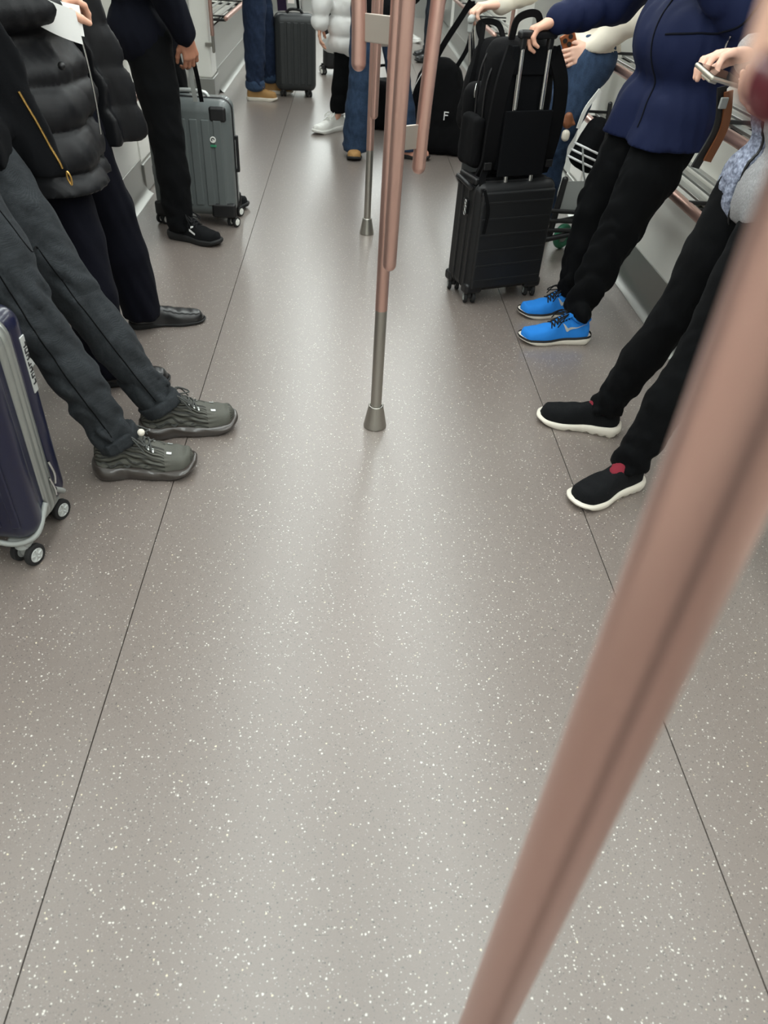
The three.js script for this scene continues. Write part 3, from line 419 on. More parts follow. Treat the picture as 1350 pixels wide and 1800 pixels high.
{ // grey ribbed case
  const o = thing('suitcase', 'grey ribbed hard suitcase standing behind the black trousered leg', 'suitcase', [-.815, 0, -4.27], 0);
  const w = .43, h = .56, d = .235, y0 = .055;
  part('shell', new RoundedBoxGeometry(w, h, d, 6, .055).translate(0, y0 + h / 2, 0), M.caseGrey, o);
  for (let i = 0; i < 6; i++) for (const s of [-1, 1]) part('rib', new RoundedBoxGeometry(.042, h - .14, .012, 3, .006).translate(-.15 + i * .06, y0 + h / 2 - .01, s * d / 2), M.caseGrey, o);
  for (const sx of [-1, 1]) for (const sz of [-1, 1]) { part('corner_guard', new RoundedBoxGeometry(.13, .075, .03, 4, .014).translate(sx * (w / 2 - .062), y0 + .035, sz * (d / 2 - .006)), M.plasticBlack, o); part('corner_guard', new RoundedBoxGeometry(.085, .07, .03, 4, .014).translate(sx * (w / 2 - .06), y0 + h - .055, sz * (d / 2 - .0085)), M.plasticBlack, o); wheelSet(o, sx * (w / 2 - .022), sz * (d / 2 - .025), .027, -.55, M.plasticBlack, M.white, .036); }
  part('zip_band', band(w, h, .055, .012, .024, .004).translate(0, y0, 0), M.plasticBlack, o);
  part('side_handle', [box(w / 2 + .016, y0 + .3, .01, .014, .18, .026, .006), box(w / 2 + .006, y0 + .22, .01, .02, .02, .024, .004), box(w / 2 + .006, y0 + .38, .01, .02, .02, .024, .004)], M.plasticBlack, o);
  part('top_handle', [tube([[-.1, y0 + h - .002, 0], [-.085, y0 + h + .018, 0], [.085, y0 + h + .018, 0], [.1, y0 + h - .002, 0]], .01, 24, 8)], M.silver, o);
  part('badge', new THREE.CylinderGeometry(.015, .015, .004, 20).rotateX(Math.PI / 2).translate(.125, y0 + h - .17, d / 2 + .008), M.white, o); part('badge_mark', new THREE.TorusGeometry(.007, .0025, 8, 16, 4.2).translate(.125, y0 + h - .17, d / 2 + .0105), M.plasticBlack, o);
  part('badge_strip', box(.125, y0 + h - .2, d / 2 + .007, .03, .012, .003, .001), M.green, o, 'small green strip below the badge');
  part('shell_foot', [box(-w / 2 - .006, y0 + .2, 0, .016, .05, .05, .006), box(-w / 2 - .006, y0 + .42, 0, .016, .05, .05, .006)], M.plasticBlack, o);
}
const bcT = .36, bcP = [.705, 0, -3.405];
{ // black soft case with the backpack on its handle
  const o = thing('suitcase', 'black upright suitcase carrying a backpack, beside the blue sneakers', 'suitcase', bcP, bcT);
  const w = .395, h = .475, d = .225, y0 = .058;
  part('shell', new RoundedBoxGeometry(w, h, d, 6, .04).translate(0, y0 + h / 2, 0), M.caseBlack, o);
  part('front_panel', new RoundedBoxGeometry(w - .03, h - .05, .02, 4, .01).translate(0, y0 + h / 2 - .005, d / 2), M.caseBlack, o);
  for (let i = 0; i < 6; i++) part('panel_rib', new RoundedBoxGeometry(w - .05, .01, .004, 2, .002).translate(0, y0 + .06 + i * .068, d / 2 + .0095), M.caseBlack, o);
  for (const z of [-.03, .03, .075]) part('zip_band', band(w, h, .042, z, .009, .004).translate(0, y0, 0), M.plasticBlack, o);
  for (const sx of [-1, 1]) for (const sz of [-1, 1]) { wheelSet(o, sx * (w / 2 - .035), sz * (d / 2 - .03), .028, -.35, M.plasticBlack, M.greyPlastic, .036); part('corner_guard', new RoundedBoxGeometry(.09, .05, .06, 3, .016).translate(sx * (w / 2 - .04), y0 + .018, sz * (d / 2 - .03)), M.plasticBlack, o); }
  part('side_handle', [tube([[-w / 2 - .002, y0 + h - .03, .05], [-w / 2 - .025, y0 + h - .01, .04], [-w / 2 - .028, y0 + h - .0, -.04], [-w / 2 - .002, y0 + h - .03, -.06]], .011, 20, 8), new RoundedBoxGeometry(.03, .03, .15, 3, .01).translate(-w / 2 + .01, y0 + h + .002, 0)], M.plasticBlack, o);
  part('lock', [box(-w / 2 - .006, y0 + h - .11, .02, .014, .06, .035, .004)], M.plasticBlack, o);
  part('zip_pull', [0, 1, 2].map(i => loop([[-w / 2 - .014, y0 + h - .08 - i * .022, .03], [-w / 2 - .014, y0 + h - .095 - i * .022, .036], [-w / 2 - .014, y0 + h - .1 - i * .022, .028], [-w / 2 - .014, y0 + h - .085 - i * .022, .022]], .002, 16, 6)), M.chrome, o);
  part('strap', ribbon([[-w / 2 + .02, y0 + h - .02, d / 2 + .006], [-w / 2 + .045, y0 + h - .1, d / 2 + .016], [-w / 2 + .04, y0 + h - .2, d / 2 + .014]], .014, .003, [0, 0, 1]), M.nylon, o);
  caseHandle(o, -.062, .062, d / 2 - .03, y0 + h - .01, 1.055, M.chrome, M.plasticBlack, -.02);
  // the backpack, its back towards the aisle, handle bars pushed through its sleeve
  const b = thing('backpack', 'large black backpack sitting on the black suitcase, bars through its sleeve', 'backpack', [bcP[0], .545, bcP[2]], bcT), bz = -.045;
  part('main_bag', softBox(.325, .5, .19, .075, .007, .011, t => [1 - .12 * t * t, 1 - .15 * t]).translate(.005, 0, bz), M.nylon, b);
  part('front_pocket', softBox(.27, .3, .1, .045, .006, .011).translate(-.03, .02, bz - .12), M.nylon, b);
  part('side_pocket', softBox(.05, .2, .15, .022, .005, .01).translate(-.165, .02, bz - .02), M.nylon, b);
  part('back_panel', softBox(.2, .42, .03, .014, .002, .009).translate(.0, .02, bz + .083), M.blackCloth, b);
  part('trolley_sleeve', new RoundedBoxGeometry(.225, .25, .012, 3, .005).translate(0, .135, .09), M.blackCloth, b);
  part('trolley_sleeve', new RoundedBoxGeometry(.2, .1, .014, 3, .005).translate(0, .43, bz + .1), M.blackCloth, b);
  for (const s of [-1, 1]) part('shoulder_strap', ribbon([[s * .09, .47, bz + .09], [s * .135, .36, bz + .12], [s * .15, .2, bz + .12], [s * .145, .06, bz + .1], [s * .15, 0, bz + .07]], .06, .014, [0, 0, 1]), M.nylon, b);
  part('shoulder_strap', ribbon([[-.14, .06, bz + .1], [-.17, .0, bz + .12], [-.165, -.05, bz + .14]], .03, .006, [0, 0, 1]), M.nylon, b);
  part('buckle', [box(-.152, .05, bz + .118, .034, .03, .012, .003), box(.15, .05, bz + .118, .034, .03, .012, .003), box(-.165, -.045, bz + .145, .04, .032, .012, .003)], M.plasticBlack, b);
  part('top_loop', ribbon([[-.07, .49, bz + .03], [-.055, .56, bz + .035], [.03, .575, bz + .035], [.065, .49, bz + .03]], .026, .007, [0, 0, 1]), M.nylon, b);
  part('zipper', [tube([[-.155, .1, bz - .03], [-.15, .4, bz - .03], [-.1, .475, bz - .02], [.05, .49, bz - .02]], .0045, 30, 6), tube([[-.155, .1, bz + .03], [-.153, .35, bz + .03], [-.12, .44, bz + .03]], .0045, 30, 6)], M.plasticBlack, b);
  part('zip_pull', tube([[-.165, .33, bz - .035], [-.172, .3, bz - .03], [-.17, .28, bz - .03]], .003, 8, 6), M.chrome, b);
}
{ // second trolley behind it, held by the cream sleeve
  const P2 = [.725, 0, -4.14], o = thing('suitcase', 'dark suitcase standing behind the one with the backpack', 'suitcase', P2, 1.35);
  part('shell', new RoundedBoxGeometry(.36, .5, .22, 5, .04).translate(0, .305, 0), M.caseDark, o);
  part('zip_band', band(.36, .5, .042, .0, .012, .004).translate(0, .055, 0), M.plasticBlack, o);
  for (const sx of [-1, 1]) for (const sz of [-1, 1]) wheelSet(o, sx * .145, sz * .08, .026, .2, M.plasticBlack, M.greyPlastic);
  caseHandle(o, -.06, .06, -.09, .55, 1.02, M.chrome, M.greyPlastic, -.06);
  const b = thing('backpack', 'black backpack hung on the grey handle, behind the larger backpack', 'backpack', [P2[0] - .02, .55, P2[2] + .02], .5);
  part('main_bag', softBox(.34, .42, .2, .08, .009, .012, t => [1 - .45 * t * t, 1 - .3 * t]), M.nylon, b);
  part('front_pocket', softBox(.24, .24, .08, .03, .006, .012).translate(.02, .02, .11), M.nylon, b);
  for (const s of [-1, 1]) part('shoulder_strap', ribbon([[s * .06, .4, .08], [s * .11, .3, .12], [s * .15, .15, .12], [s * .16, .0, .08]], .05, .012, [0, 0, 1]), M.nylon, b);
  part('strap', ribbon([[-.05, .47, -.06], [-.1, .38, -.0], [-.16, .24, .04], [-.2, .12, .05]], .03, .006, [0, 0, 1]), M.nylon, b);
  part('top_loop', ribbon([[-.08, .38, 0], [-.085, .46, -.05], [.03, .46, -.05], [.05, .38, 0]], .026, .007, [0, 0, 1]), M.nylon, b);
  part('zip_pull', tube([[.0, .36, .1], [.004, .33, .115], [.0, .3, .12]], .003, 8, 6), M.chrome, b);
}
{ // duffel standing in the aisle side
  const o = thing('duffel_bag', 'black duffel bag with small white logo leaning right of the grab poles', 'bag', [.66, 0, -6.05], -.15);
  part('bag_body', softBox(.5, .62, .26, .08, .012, .014, t => [1 - .55 * t * t, 1 - .4 * t]), M.nylon, o);
  part('logo', [box(.055, .275, .13, .006, .055, .006), box(.07, .3, .13, .032, .006, .006), box(.07, .28, .13, .022, .006, .006)], M.lineWhite, o, 'small white angular logo');
  part('strap', ribbon([[-.06, .58, 0], [0, .7, .02], [.1, .86, .0], [.16, .96, 0]], .04, .006, [0, 0, 1]), M.nylon, o); part('strap', ribbon([[.1, .56, .02], [.17, .7, .02], [.18, .86, 0], [.17, .96, 0]], .03, .006, [0, 0, 1]), M.nylon, o);
  part('zipper', tube([[-.12, .55, .06], [-.19, .4, .1], [-.2, .2, .13]], .005, 16, 6), M.chrome, o);
}
{ // far dark case with strap and tag
  const o = thing('suitcase', 'charcoal ribbed suitcase standing beside the tan boots', 'suitcase', [-.5, 0, -7.92], .12);
  const w = .37, h = .6, d = .25, y0 = .05; part('shell', new RoundedBoxGeometry(w, h, d, 6, .06).translate(0, y0 + h / 2, 0), M.caseDark, o);
  for (let i = 0; i < 5; i++) part('rib', new RoundedBoxGeometry(.04, h - .12, .012, 3, .005).translate(-.12 + i * .06, y0 + h / 2, d / 2), M.caseDark, o);
  for (const sx of [-1, 1]) for (const sz of [-1, 1]) wheelSet(o, sx * .12, sz * .08, .026, .2, M.plasticBlack, M.plasticBlack);
  part('zip_band', band(w, h, .062, 0, .02, .004).translate(0, y0, 0), M.plasticBlack, o); part('top_handle', tube([[-.07, y0 + h, .03], [-.05, y0 + h + .025, .03], [.05, y0 + h + .025, .03], [.07, y0 + h, .03]], .012, 16, 8), M.plasticBlack, o);
  caseHandle(o, -.07, .07, -.08, y0 + h - .02, 1.0, M.chrome, M.plasticBlack);
  const b = thing('strap_bag', 'dark purple shoulder bag strap hanging above the charcoal suitcase', 'bag', [-.6, .67, -7.85]);
  part('strap', ribbon([[0, 0, .02], [-.01, .15, 0], [0, .45, -.02]], .08, .012, [0, 0, 1]), M.purple, b); part('strap', ribbon([[.14, .02, 0], [.12, .2, 0], [.1, .45, 0]], .025, .006, [0, 0, 1]), M.nylon, b); part('bag_body', softBox(.3, .26, .14, .05, .008, .014).translate(.14, .2, -.02), M.nylon, b);
  const t = thing('luggage_tag', 'white and pink luggage tag hanging over the charcoal suitcase', 'tag', [-.52, .76, -7.8]); part('tag_sheet', box(0, .07, 0, .058, .2, .004, .001), M.tag, t); part('printed_lines', [0, 1, 2, 3].map(i => box(0, .03 + i * .03, .003, .035, .012, .002)), M.pink, t); part('tag_loop', loop([[0, .17, 0], [.012, .2, 0], [0, .23, 0], [-.012, .2, 0]], .003), M.white, t);
  const q = thing('suitcase', 'black suitcase half hidden behind the white puffer coat, one pale wheel showing', 'suitcase', [-.1, 0, -9.2], .1);
  part('shell', new RoundedBoxGeometry(.36, .55, .23, 5, .05).translate(0, .33, 0), M.caseBlack, q); for (const sx of [-1, 1]) for (const sz of [-1, 1]) wheelSet(q, sx * .18, sz * .08, .034, .5, M.plasticBlack, M.white); part('zip_band', band(.36, .55, .052, 0, .02, .004).translate(0, .055, 0), M.plasticBlack, q); caseHandle(q, -.07, .07, -.08, .58, .95, M.chrome, M.plasticBlack);
  const k = thing('duffel_bag', 'small black bag on the floor between the flared jeans', 'bag', [.28, 0, -6.75]); part('bag_body', softBox(.3, .36, .22, .06, .008, .014), M.nylon, k); part('carry_loop', tube([[-.08, .34, 0], [-.05, .44, 0], [.05, .44, 0], [.08, .34, 0]], .01, 16, 8), M.nylon, k);
}
{ // folding cart with striped bag by the right wall
  const o = thing('luggage_cart', 'folding black luggage cart with green wheel behind the black suitcase', 'cart', [1.13, 0, -3.95], .15);
  const fr = (a, b, r = .011) => part('frame_bar', rod(a, b, r, 10), M.plasticBlack, o);
  fr([-.2, .1, .1], [.15, .17, .1], .014); fr([-.2, .17, .1], [.16, .16, .1]); fr([-.2, .22, .1], [.16, .205, .1]); fr([-.2, .27, .1], [.16, .25, .1]); fr([-.08, .1, .08], [-.04, .42, .06], .016); fr([.15, .1, .08], [.13, .75, .02]); fr([-.2, .1, -.1], [.15, .17, -.1]); fr([-.2, .17, .1], [-.2, .17, -.1]); fr([.15, .17, .1], [.15, .17, -.1]);
  part('mesh_panel', box(.03, .33, .07, .14, .14, .004, .001), M.greyPlastic, o);
  for (const [x, z] of [[.1, .1], [-.17, -.1], [.1, -.1]]) { const wl = part('wheel', new THREE.TorusGeometry(.05, .018, 12, 28).rotateY(.5).translate(x - .02, .068, z), M.green, o, 'translucent green wheel'); part('hub', new THREE.CylinderGeometry(.03, .03, .02, 18).rotateX(Math.PI / 2).rotateY(.5).translate(x - .02, .068, z), M.greyPlastic, wl); }
  const b = thing('striped_bag', 'small black pouch with white stripes hanging over the luggage cart', 'bag', [1.19, .43, -3.98], .3);
  part('pouch', softBox(.17, .25, .14, .06, .006, .01, t => [1.05 - .35 * t, 1]).rotateZ(-.35), M.blackCloth, b);
  for (const y of [.035, .068, .1]) part('stripe', new THREE.TorusGeometry(1, .07, 8, 40).rotateX(Math.PI / 2).scale(.088, .08, .074).translate(0, y, 0).rotateZ(-.35), M.lineWhite, b);
  part('cord', tube([[-.05, .12, .06], [-.03, -.0, .09], [.03, -.1, .09]], .005, 16, 6), M.greyPlastic, b); part('strap', ribbon([[-.08, .2, .03], [-.06, .28, .03], [.02, .36, .0]], .02, .004, [0, 0, 1]), M.white, b);
  const d = thing('bag_charm', 'small beige furry charm hanging above the striped pouch', 'charm', [1.08, .62, -3.98]); part('charm_body', blob([[[0, .02, 0], [0, .05, 0], .024, .02], [[-.015, .04, 0], [-.03, .02, .01], .009, .008], [[.015, .04, 0], [.03, .02, .01], .009, .008]], .005, .01), M.brown, d); part('charm_head', blob([[[0, -.04, .01], [0, -.025, .01], .02, .02]], .006, .01), M.creamCloth, d);
}

// ---------------------------------------------------------------- the passengers
// a line of stitching laid on a garment: rays towards the limb find the cloth
function seamOn(mesh, base, pts, dir, r) {
  const rc = new THREE.Raycaster(), c = new THREE.CatmullRomCurve3(pts.map(p => V(p))), d = V(dir).normalize(), out = []; mesh.geometry.computeBoundingSphere(); const was = mesh.material; mesh.material = new THREE.MeshBasicMaterial({ side: THREE.DoubleSide }); mesh.parent.updateMatrixWorld(true);
  for (let i = 0; i <= 40; i++) { const q = c.getPoint(i / 40); rc.set(q.clone().addScaledVector(d, .3), d.clone().negate()); const h = rc.intersectObject(mesh, false)[0]; if (h) out.push([h.point.x - base[0], h.point.y, h.point.z - base[2]]); }
  mesh.material = was; return tube(out, r, 80, 6);
}
const sneaker = { soleTop: [[0, .044], [.3, .038], [.6, .03], [.85, .03], [1, .038]], flare: .007 };
{ // left, leaning: grey jeans, chunky grey trainers
  const sh = { ...sneaker, upper: M.greySuede, sole: M.greySole, W: .112, lobes: .009, wrinkle: .0028, lace: M.greyLace, laces: 5, collarMat: M.greyLace, soleTop: [[0, .055], [.2, .046], [.45, .04], [.7, .034], [.88, .036], [1, .05]], soleBottom: [[0, .012], [.1, 0], [.72, 0], [1, .022]],
    sides: [1, -1], patches: [[u => .06 + .05 * Math.sin(u * 20), u => .1 + .05 * Math.sin(u * 20), .08, .55, M.greyLace, 'side_ridge'], [u => .26 + .1 * u, u => .3 + .1 * u, .1, .55, M.greyLace, 'side_ridge'], [u => .46 + .1 * u, u => .5 + .1 * u, .14, .5, M.greyLace, 'side_ridge'], [u => .76, u => .86, .74, .79, M.silver, 'toe_mark'], [u => .72, u => .9, .5, .525, M.silver, 'lace_loop'], [u => .7, u => .88, .55, .575, M.silver, 'lace_loop'], [u => .68, u => .86, .6, .62, M.silver, 'lace_loop']], top: [[0, .05], [.04, .07], [.2, .074], [.34, .094], [.46, .084], [.62, .06], [.8, .046], [.93, .036], [1, .022]] };
  const p = person({ label: 'person in grey jeans and chunky grey sneakers leaning by the navy suitcase', face: [1, .05], pelvis: [-1.015, .87, -2.03], chest: [-1.05, 1.3, -2.08],
    legs: [{ hip: [-.99, .86, -2.13], knee: [-.79, .485, -2.1], ankle: [-.595, .125, -2.105], heel: [-.665, -2.085], toe: [-.362, -2.168], shoe: sh, hem: .1 }, { hip: [-.975, .86, -1.93], knee: [-.825, .485, -1.875], ankle: [-.675, .135, -1.882], heel: [-.757, -1.868], toe: [-.455, -1.902], shoe: sh, hem: .11 }],
    arms: [{ sh: [-1.05, 1.4, -2.22], el: [-1.06, 1.1, -2.25], wr: [-.98, .93, -2.2], hand: { d: [.3, -1, .2], n: [0, 0, 1], side: 1 } }, { sh: [-1.05, 1.4, -1.88], el: [-1.06, 1.12, -1.8], wr: [-.955, .93, -1.84], hand: { d: [.25, -1, -.1], n: [0, 0, -1], side: -1 } }],
    trousers: { mat: M.greyDenim, r: [.098, .088, .07, .064], amp: .011, fy: 24, cell: .0095 }, tops: [{ name: 'jacket', mat: M.blackCloth, e: .035, hem: q => .78 - .05 * q, amp: .007, extra: [[[-.95, 1.12, -2.2], [-.835, .79, -2.22], .085, .06, [[.5, 0, 1].map(v => v / 1.118), .4], .03]], open: (y, q, s) => (q > .03 ? .05 - Math.abs(s + .02) : -9) }, { name: 'shirt', mat: M.blackTrouser, e: .02, hem: .84, sleeves: false }] });
  const jkt = p.g.children.find(c => c.name === 'jacket');
  part('zipper', [seamOn(jkt, p.base, [[-.905, .98, -2.21], [-.875, .9, -2.22], [-.852, .85, -2.225], [-.836, .79, -2.23]], [.97, .1, .22], .004)], M.brass, p.g, 'gold jacket zip'); part('zip_pull', p.rel(loop([[-.78, .79, -2.21], [-.772, .775, -2.21], [-.774, .755, -2.21], [-.782, .772, -2.21]], .003)), M.brass, p.g);
  const jeans = p.g.children.find(c => c.name === 'trousers'), sm = [];
  for (const [pts, dir] of [[[[-.98, .84, -2.13], [-.79, .485, -2.1], [-.61, .14, -2.105]], [.35, .15, 1]], [[[-.965, .84, -1.93], [-.825, .485, -1.875], [-.69, .15, -1.882]], [.3, .2, 1]]]) sm.push(seamOn(jeans, p.base, pts, dir, .002));
  part('seam', sm, M.blackTrouser, p.g);
  for (const [a, k] of [[[-.668, .105, -1.882], [-.715, .215, -1.88]], [[-.586, .095, -2.105], [-.64, .2, -2.105]]]) { const ax = unit([k[0] - a[0], k[1] - a[1], k[2] - a[2]]), fo = folds(.005, 11, 16); part('cuff', p.rel(blob([[add(a, ax, -.08), k, .069, .072]], .008, .01, (x, y, z, d) => { const t = (x - a[0]) * ax[0] + (y - a[1]) * ax[1] + (z - a[2]) * ax[2]; return Math.max(d + fo(x, y, z), -t, t - .042); })), M.greyDenim, p.g); }
  part('lace_toggle', p.rel(new THREE.SphereGeometry(.011, 16, 12).translate(-.598, .155, -1.868)), M.soleWhite, p.g, 'pale bead on the shoe laces');
}
{ // left: open black puffer jacket, navy suit trousers, leather loafers
  const sh = { upper: M.blackLeather, sole: M.soleBlack, W: .098, flare: .003, soleTop: [[0, .026], [.28, .024], [.4, .014], [1, .014]], soleBottom: [[0, 0], [.27, 0], [.3, .004], [.7, 0], [1, .008]], top: [[0, .05], [.05, .062], [.25, .066], [.36, .07], [.5, .058], [.65, .045], [.82, .036], [.94, .03], [1, .018]], sides: [1, -1], patches: [[u => .62 + .04 * Math.sin(u * 40), u => .69 + .04 * Math.sin(u * 40), .45, .93, M.soleBlack, 'apron_seam']] };
  const p = person({ label: 'person in open black puffer jacket, navy suit trousers and black leather loafers', face: [1, .12], pelvis: [-1.0, .9, -2.7], chest: [-1.04, 1.32, -2.7],
    legs: [{ hip: [-.98, .88, -2.8], knee: [-.885, .48, -2.88], ankle: [-.835, .1, -2.905], heel: [-.89, -2.885], toe: [-.594, -2.985], shoe: sh, hem: .045 }, { hip: [-.99, .88, -2.58], knee: [-.9, .48, -2.53], ankle: [-.855, .1, -2.425], heel: [-.93, -2.4], toe: [-.643, -2.46], shoe: sh, hem: .045 }],
    arms: [{ sh: [-1.04, 1.42, -2.9], el: [-1.08, 1.12, -2.98], wr: [-.9, 1.2, -2.86], hand: { d: [.7, .5, .3], n: [0, 0, 1], side: 1 } }, { sh: [-1.04, 1.42, -2.5], el: [-1.05, 1.13, -2.45], wr: [-.87, 1.15, -2.55], skin: 1, hand: { d: [.5, .1, -.8], n: [-.3, -1, 0], side: -1, curl: [.5, .6, .4] } }],
    trousers: { mat: M.suit, r: [.105, .098, .086, .085], amp: .006, fx: 5, fy: 8, cell: .011 },
    tops: [{ name: 'suit_jacket', mat: M.suit, e: .012, hem: .74, skirt: .1, sleeves: false }, { name: 'puffer_jacket', mat: M.puffer, e: .075, se: .045, hem: (q, s) => .655 + (s > .1 ? .05 : 0), skirt: .2, quilt: .118, amp: .005, fx: 9, fy: 14, cell: .0105, flat: 1.02, quiltAmp: (q, s) => s > .16 ? .35 : 1, open: (y, q, s) => q > .02 ? Math.min(q - .02, .05 - Math.abs(s - .1)) : -9, extra: [[[-.9, 1.15, -2.88], [-.785, .75, -2.93], .09, .07, [[.35, 0, .94], .35], .03]] }] });
  part('zipper', p.rel(tube([[-.83, 1.16, -2.645], [-.806, 1.02, -2.645], [-.798, .88, -2.645], [-.8, .79, -2.645]], .0035, 20, 8)), M.chrome, p.g, 'silver zip edge'); part('snap_button', p.rel(mergeGeometries([new THREE.SphereGeometry(.011, 12, 8).translate(-.835, 1.0, -2.5), new THREE.SphereGeometry(.01, 12, 8).translate(-.86, 1.0, -2.72)])), M.plasticBlack, p.g);
  
  const t = thing('paper_sheet', 'folded white paper held in front of the black puffer jacket', 'paper', [-.85, 1.075, -2.53]); t.scale.setScalar(.95);
  part('folded_sheet', gridGeo(10, 6, (u, v) => [(u - .3) * .1, v * .09 + .02 - .05 * u, .02 * Math.sin(u * 3) - .13 * (u - .3) * .5 + v * .02]), M.paper, t); part('folded_sheet', gridGeo(10, 6, (u, v) => [(u - .3) * .1 + .004, v * .08 + .02 - .03 * u, .02 * Math.sin(u * 3 + .5) - .12 * (u - .3) * .5 - .008]), M.paper, t);
}
{ // left: black coat beside the grey case
  const sh = { ...sneaker, upper: M.blackKnit, sole: M.soleBlack, W: .102, lace: M.blackLace, sides: [1, -1], patches: [[u => .34 + .2 * u, u => .46 + .2 * u, .5, .55, M.lineWhite, 'side_mark'], [u => .2, u => .3, .47, .6, M.lineWhite, 'side_mark'], [u => .84, u => .97, .47, .5, M.lineWhite, 'tongue_mark']] };
  const p = person({ label: 'person in black coat and trousers standing at the grey suitcase', skin: M.skinDark, face: [1, .25], pelvis: [-.96, .9, -4.14], chest: [-.95, 1.33, -4.14],
    legs: [{ hip: [-.94, .88, -4.06], knee: [-.89, .48, -4.0], ankle: [-.862, .1, -3.955], heel: [-.93, -3.978], toe: [-.648, -3.868], shoe: sh, hem: .055 }, { hip: [-.97, .88, -4.3], knee: [-.92, .48, -4.49], ankle: [-.83, .1, -4.52], heel: [-.87, -4.53], toe: [-.575, -4.5], shoe: sh, hem: .055 }],
    arms: [{ sh: [-.96, 1.42, -4.33], el: [-.98, 1.13, -4.4], wr: [-.86, .95, -4.38], hand: { d: [.3, -1, 0], n: [0, 0, 1], side: 1 } }, { sh: [-.93, 1.42, -3.95], el: [-.83, 1.13, -3.93], wr: [-.755, .905, -4.03], hand: { d: [.15, -1, -.15], n: [-.6, 0, -.8], side: -1, curl: [.5, .7, .5], thumb: [.35, .2, .1] } }],
    trousers: { mat: M.blackTrouser, r: [.112, .1, .084, .072], amp: .006, cell: .012 }, tops: [{ name: 'coat', mat: M.navyCloth, e: .045, hem: .8, amp: .006, fy: 12 }] });
  const s = thing('wrist_strap', 'grey fabric strap hanging from the hand to the grey suitcase', 'strap', [-.745, .62, -4.1]);
  part('strap', ribbon([[.0, .22, .03], [-.012, .12, .02], [-.01, 0, -.02]], .022, .004, [0, 0, 1]), M.greyPlastic, s); part('strap', ribbon([[.0, .22, .03], [.015, .12, .02], [.02, .0, -.02]], .02, .004, [0, 0, 1]), M.nylon, s);
}
{ // far: blue jeans, tan boots
  const sh = { upper: M.tan, sole: M.soleWhite, W: .11, lace: M.tan, top: [[0, .07], [.06, .095], [.3, .1], [.42, .085], [.6, .06], [.8, .05], [.94, .042], [1, .03]], flare: .004, soleTop: [[0, .03], [1, .028]] };
  const pb = person({ label: 'person in blue jeans with rolled cuffs and tan boots', face: [1, .1], pelvis: [-.83, .9, -7.74], chest: [-.84, 1.33, -7.74],
    legs: [{ hip: [-.82, .88, -7.64], knee: [-.83, .48, -7.6], ankle: [-.845, .13, -7.6], heel: [-.925, -7.59], toe: [-.65, -7.61], shoe: sh, hem: .115 }, { hip: [-.82, .88, -7.86], knee: [-.76, .48, -7.9], ankle: [-.74, .13, -7.95], heel: [-.8, -7.95], toe: [-.53, -7.97], shoe: sh, hem: .13 }],
    arms: [{ sh: [-.84, 1.42, -7.94], el: [-.86, 1.13, -8.0], wr: [-.76, .95, -7.95], cell: .005, hand: { d: [.3, -1, 0], n: [0, 0, 1], side: 1 } }, { sh: [-.84, 1.42, -7.54], el: [-.87, 1.15, -7.46], wr: [-.7, 1.2, -7.5], cell: .005, hand: { d: [1, .3, -.2], n: [0, 0, -1], side: -1 } }],
    trousers: { mat: M.blueDenim, r: [.105, .1, .09, .085], amp: .009, fy: 20, cell: .014 }, tops: [{ name: 'jacket', mat: M.blackCloth, e: .035, hem: .82, cell: .016 }] });
  for (const [c, y] of [[[-.845, -7.6], .14], [[-.74, -7.95], .155]]) part('cuff', pb.rel(blob([[[c[0], y, c[1]], [c[0], y - .03, c[1]], .088, .088, [[0, 1, 0], .5]]], .01, .005)), M.paleDenim, pb.g, 'pale turned-up cuff');
}
{ // far: white puffer coat, black trousers, white sneakers
  const sh = { ...sneaker, upper: M.whiteLeather, sole: M.whiteLeather, W: .105, lace: M.white };
  person({ label: 'person in white puffer coat, black trousers and white sneakers', face: [-.8, .6], pelvis: [.0, .9, -6.74], chest: [.02, 1.32, -6.76], longHair: true,
    legs: [{ hip: [-.02, .88, -6.66], knee: [-.05, .48, -6.6], ankle: [-.09, .12, -6.57], heel: [-.035, -6.64], toe: [-.268, -6.4], shoe: sh, hem: .13 }, { hip: [.08, .88, -6.84], knee: [.08, .48, -6.86], ankle: [.08, .12, -6.86], heel: [.13, -6.92], toe: [-.08, -6.72], shoe: sh, hem: .13 }],
    arms: [{ sh: [-.1, 1.4, -6.6], el: [-.21, 1.0, -6.55], wr: [-.22, .74, -6.5], cell: .005, hand: { d: [-.1, -1, .1], n: [.5, 0, 0], side: -1 } }, { sh: [.14, 1.4, -6.92], el: [.16, 1.1, -7.0], wr: [0, 1.05, -6.9], cell: .005 }],
    trousers: { mat: M.blackTrouser, r: [.1, .09, .07, .058], amp: .006, cell: .014 }, tops: [{ name: 'puffer_coat', mat: M.whitePuffer, e: .055, hem: .52, skirt: .36, quilt: .13, cell: .014, cutAll: false, cuffAt: .99 }] });
}
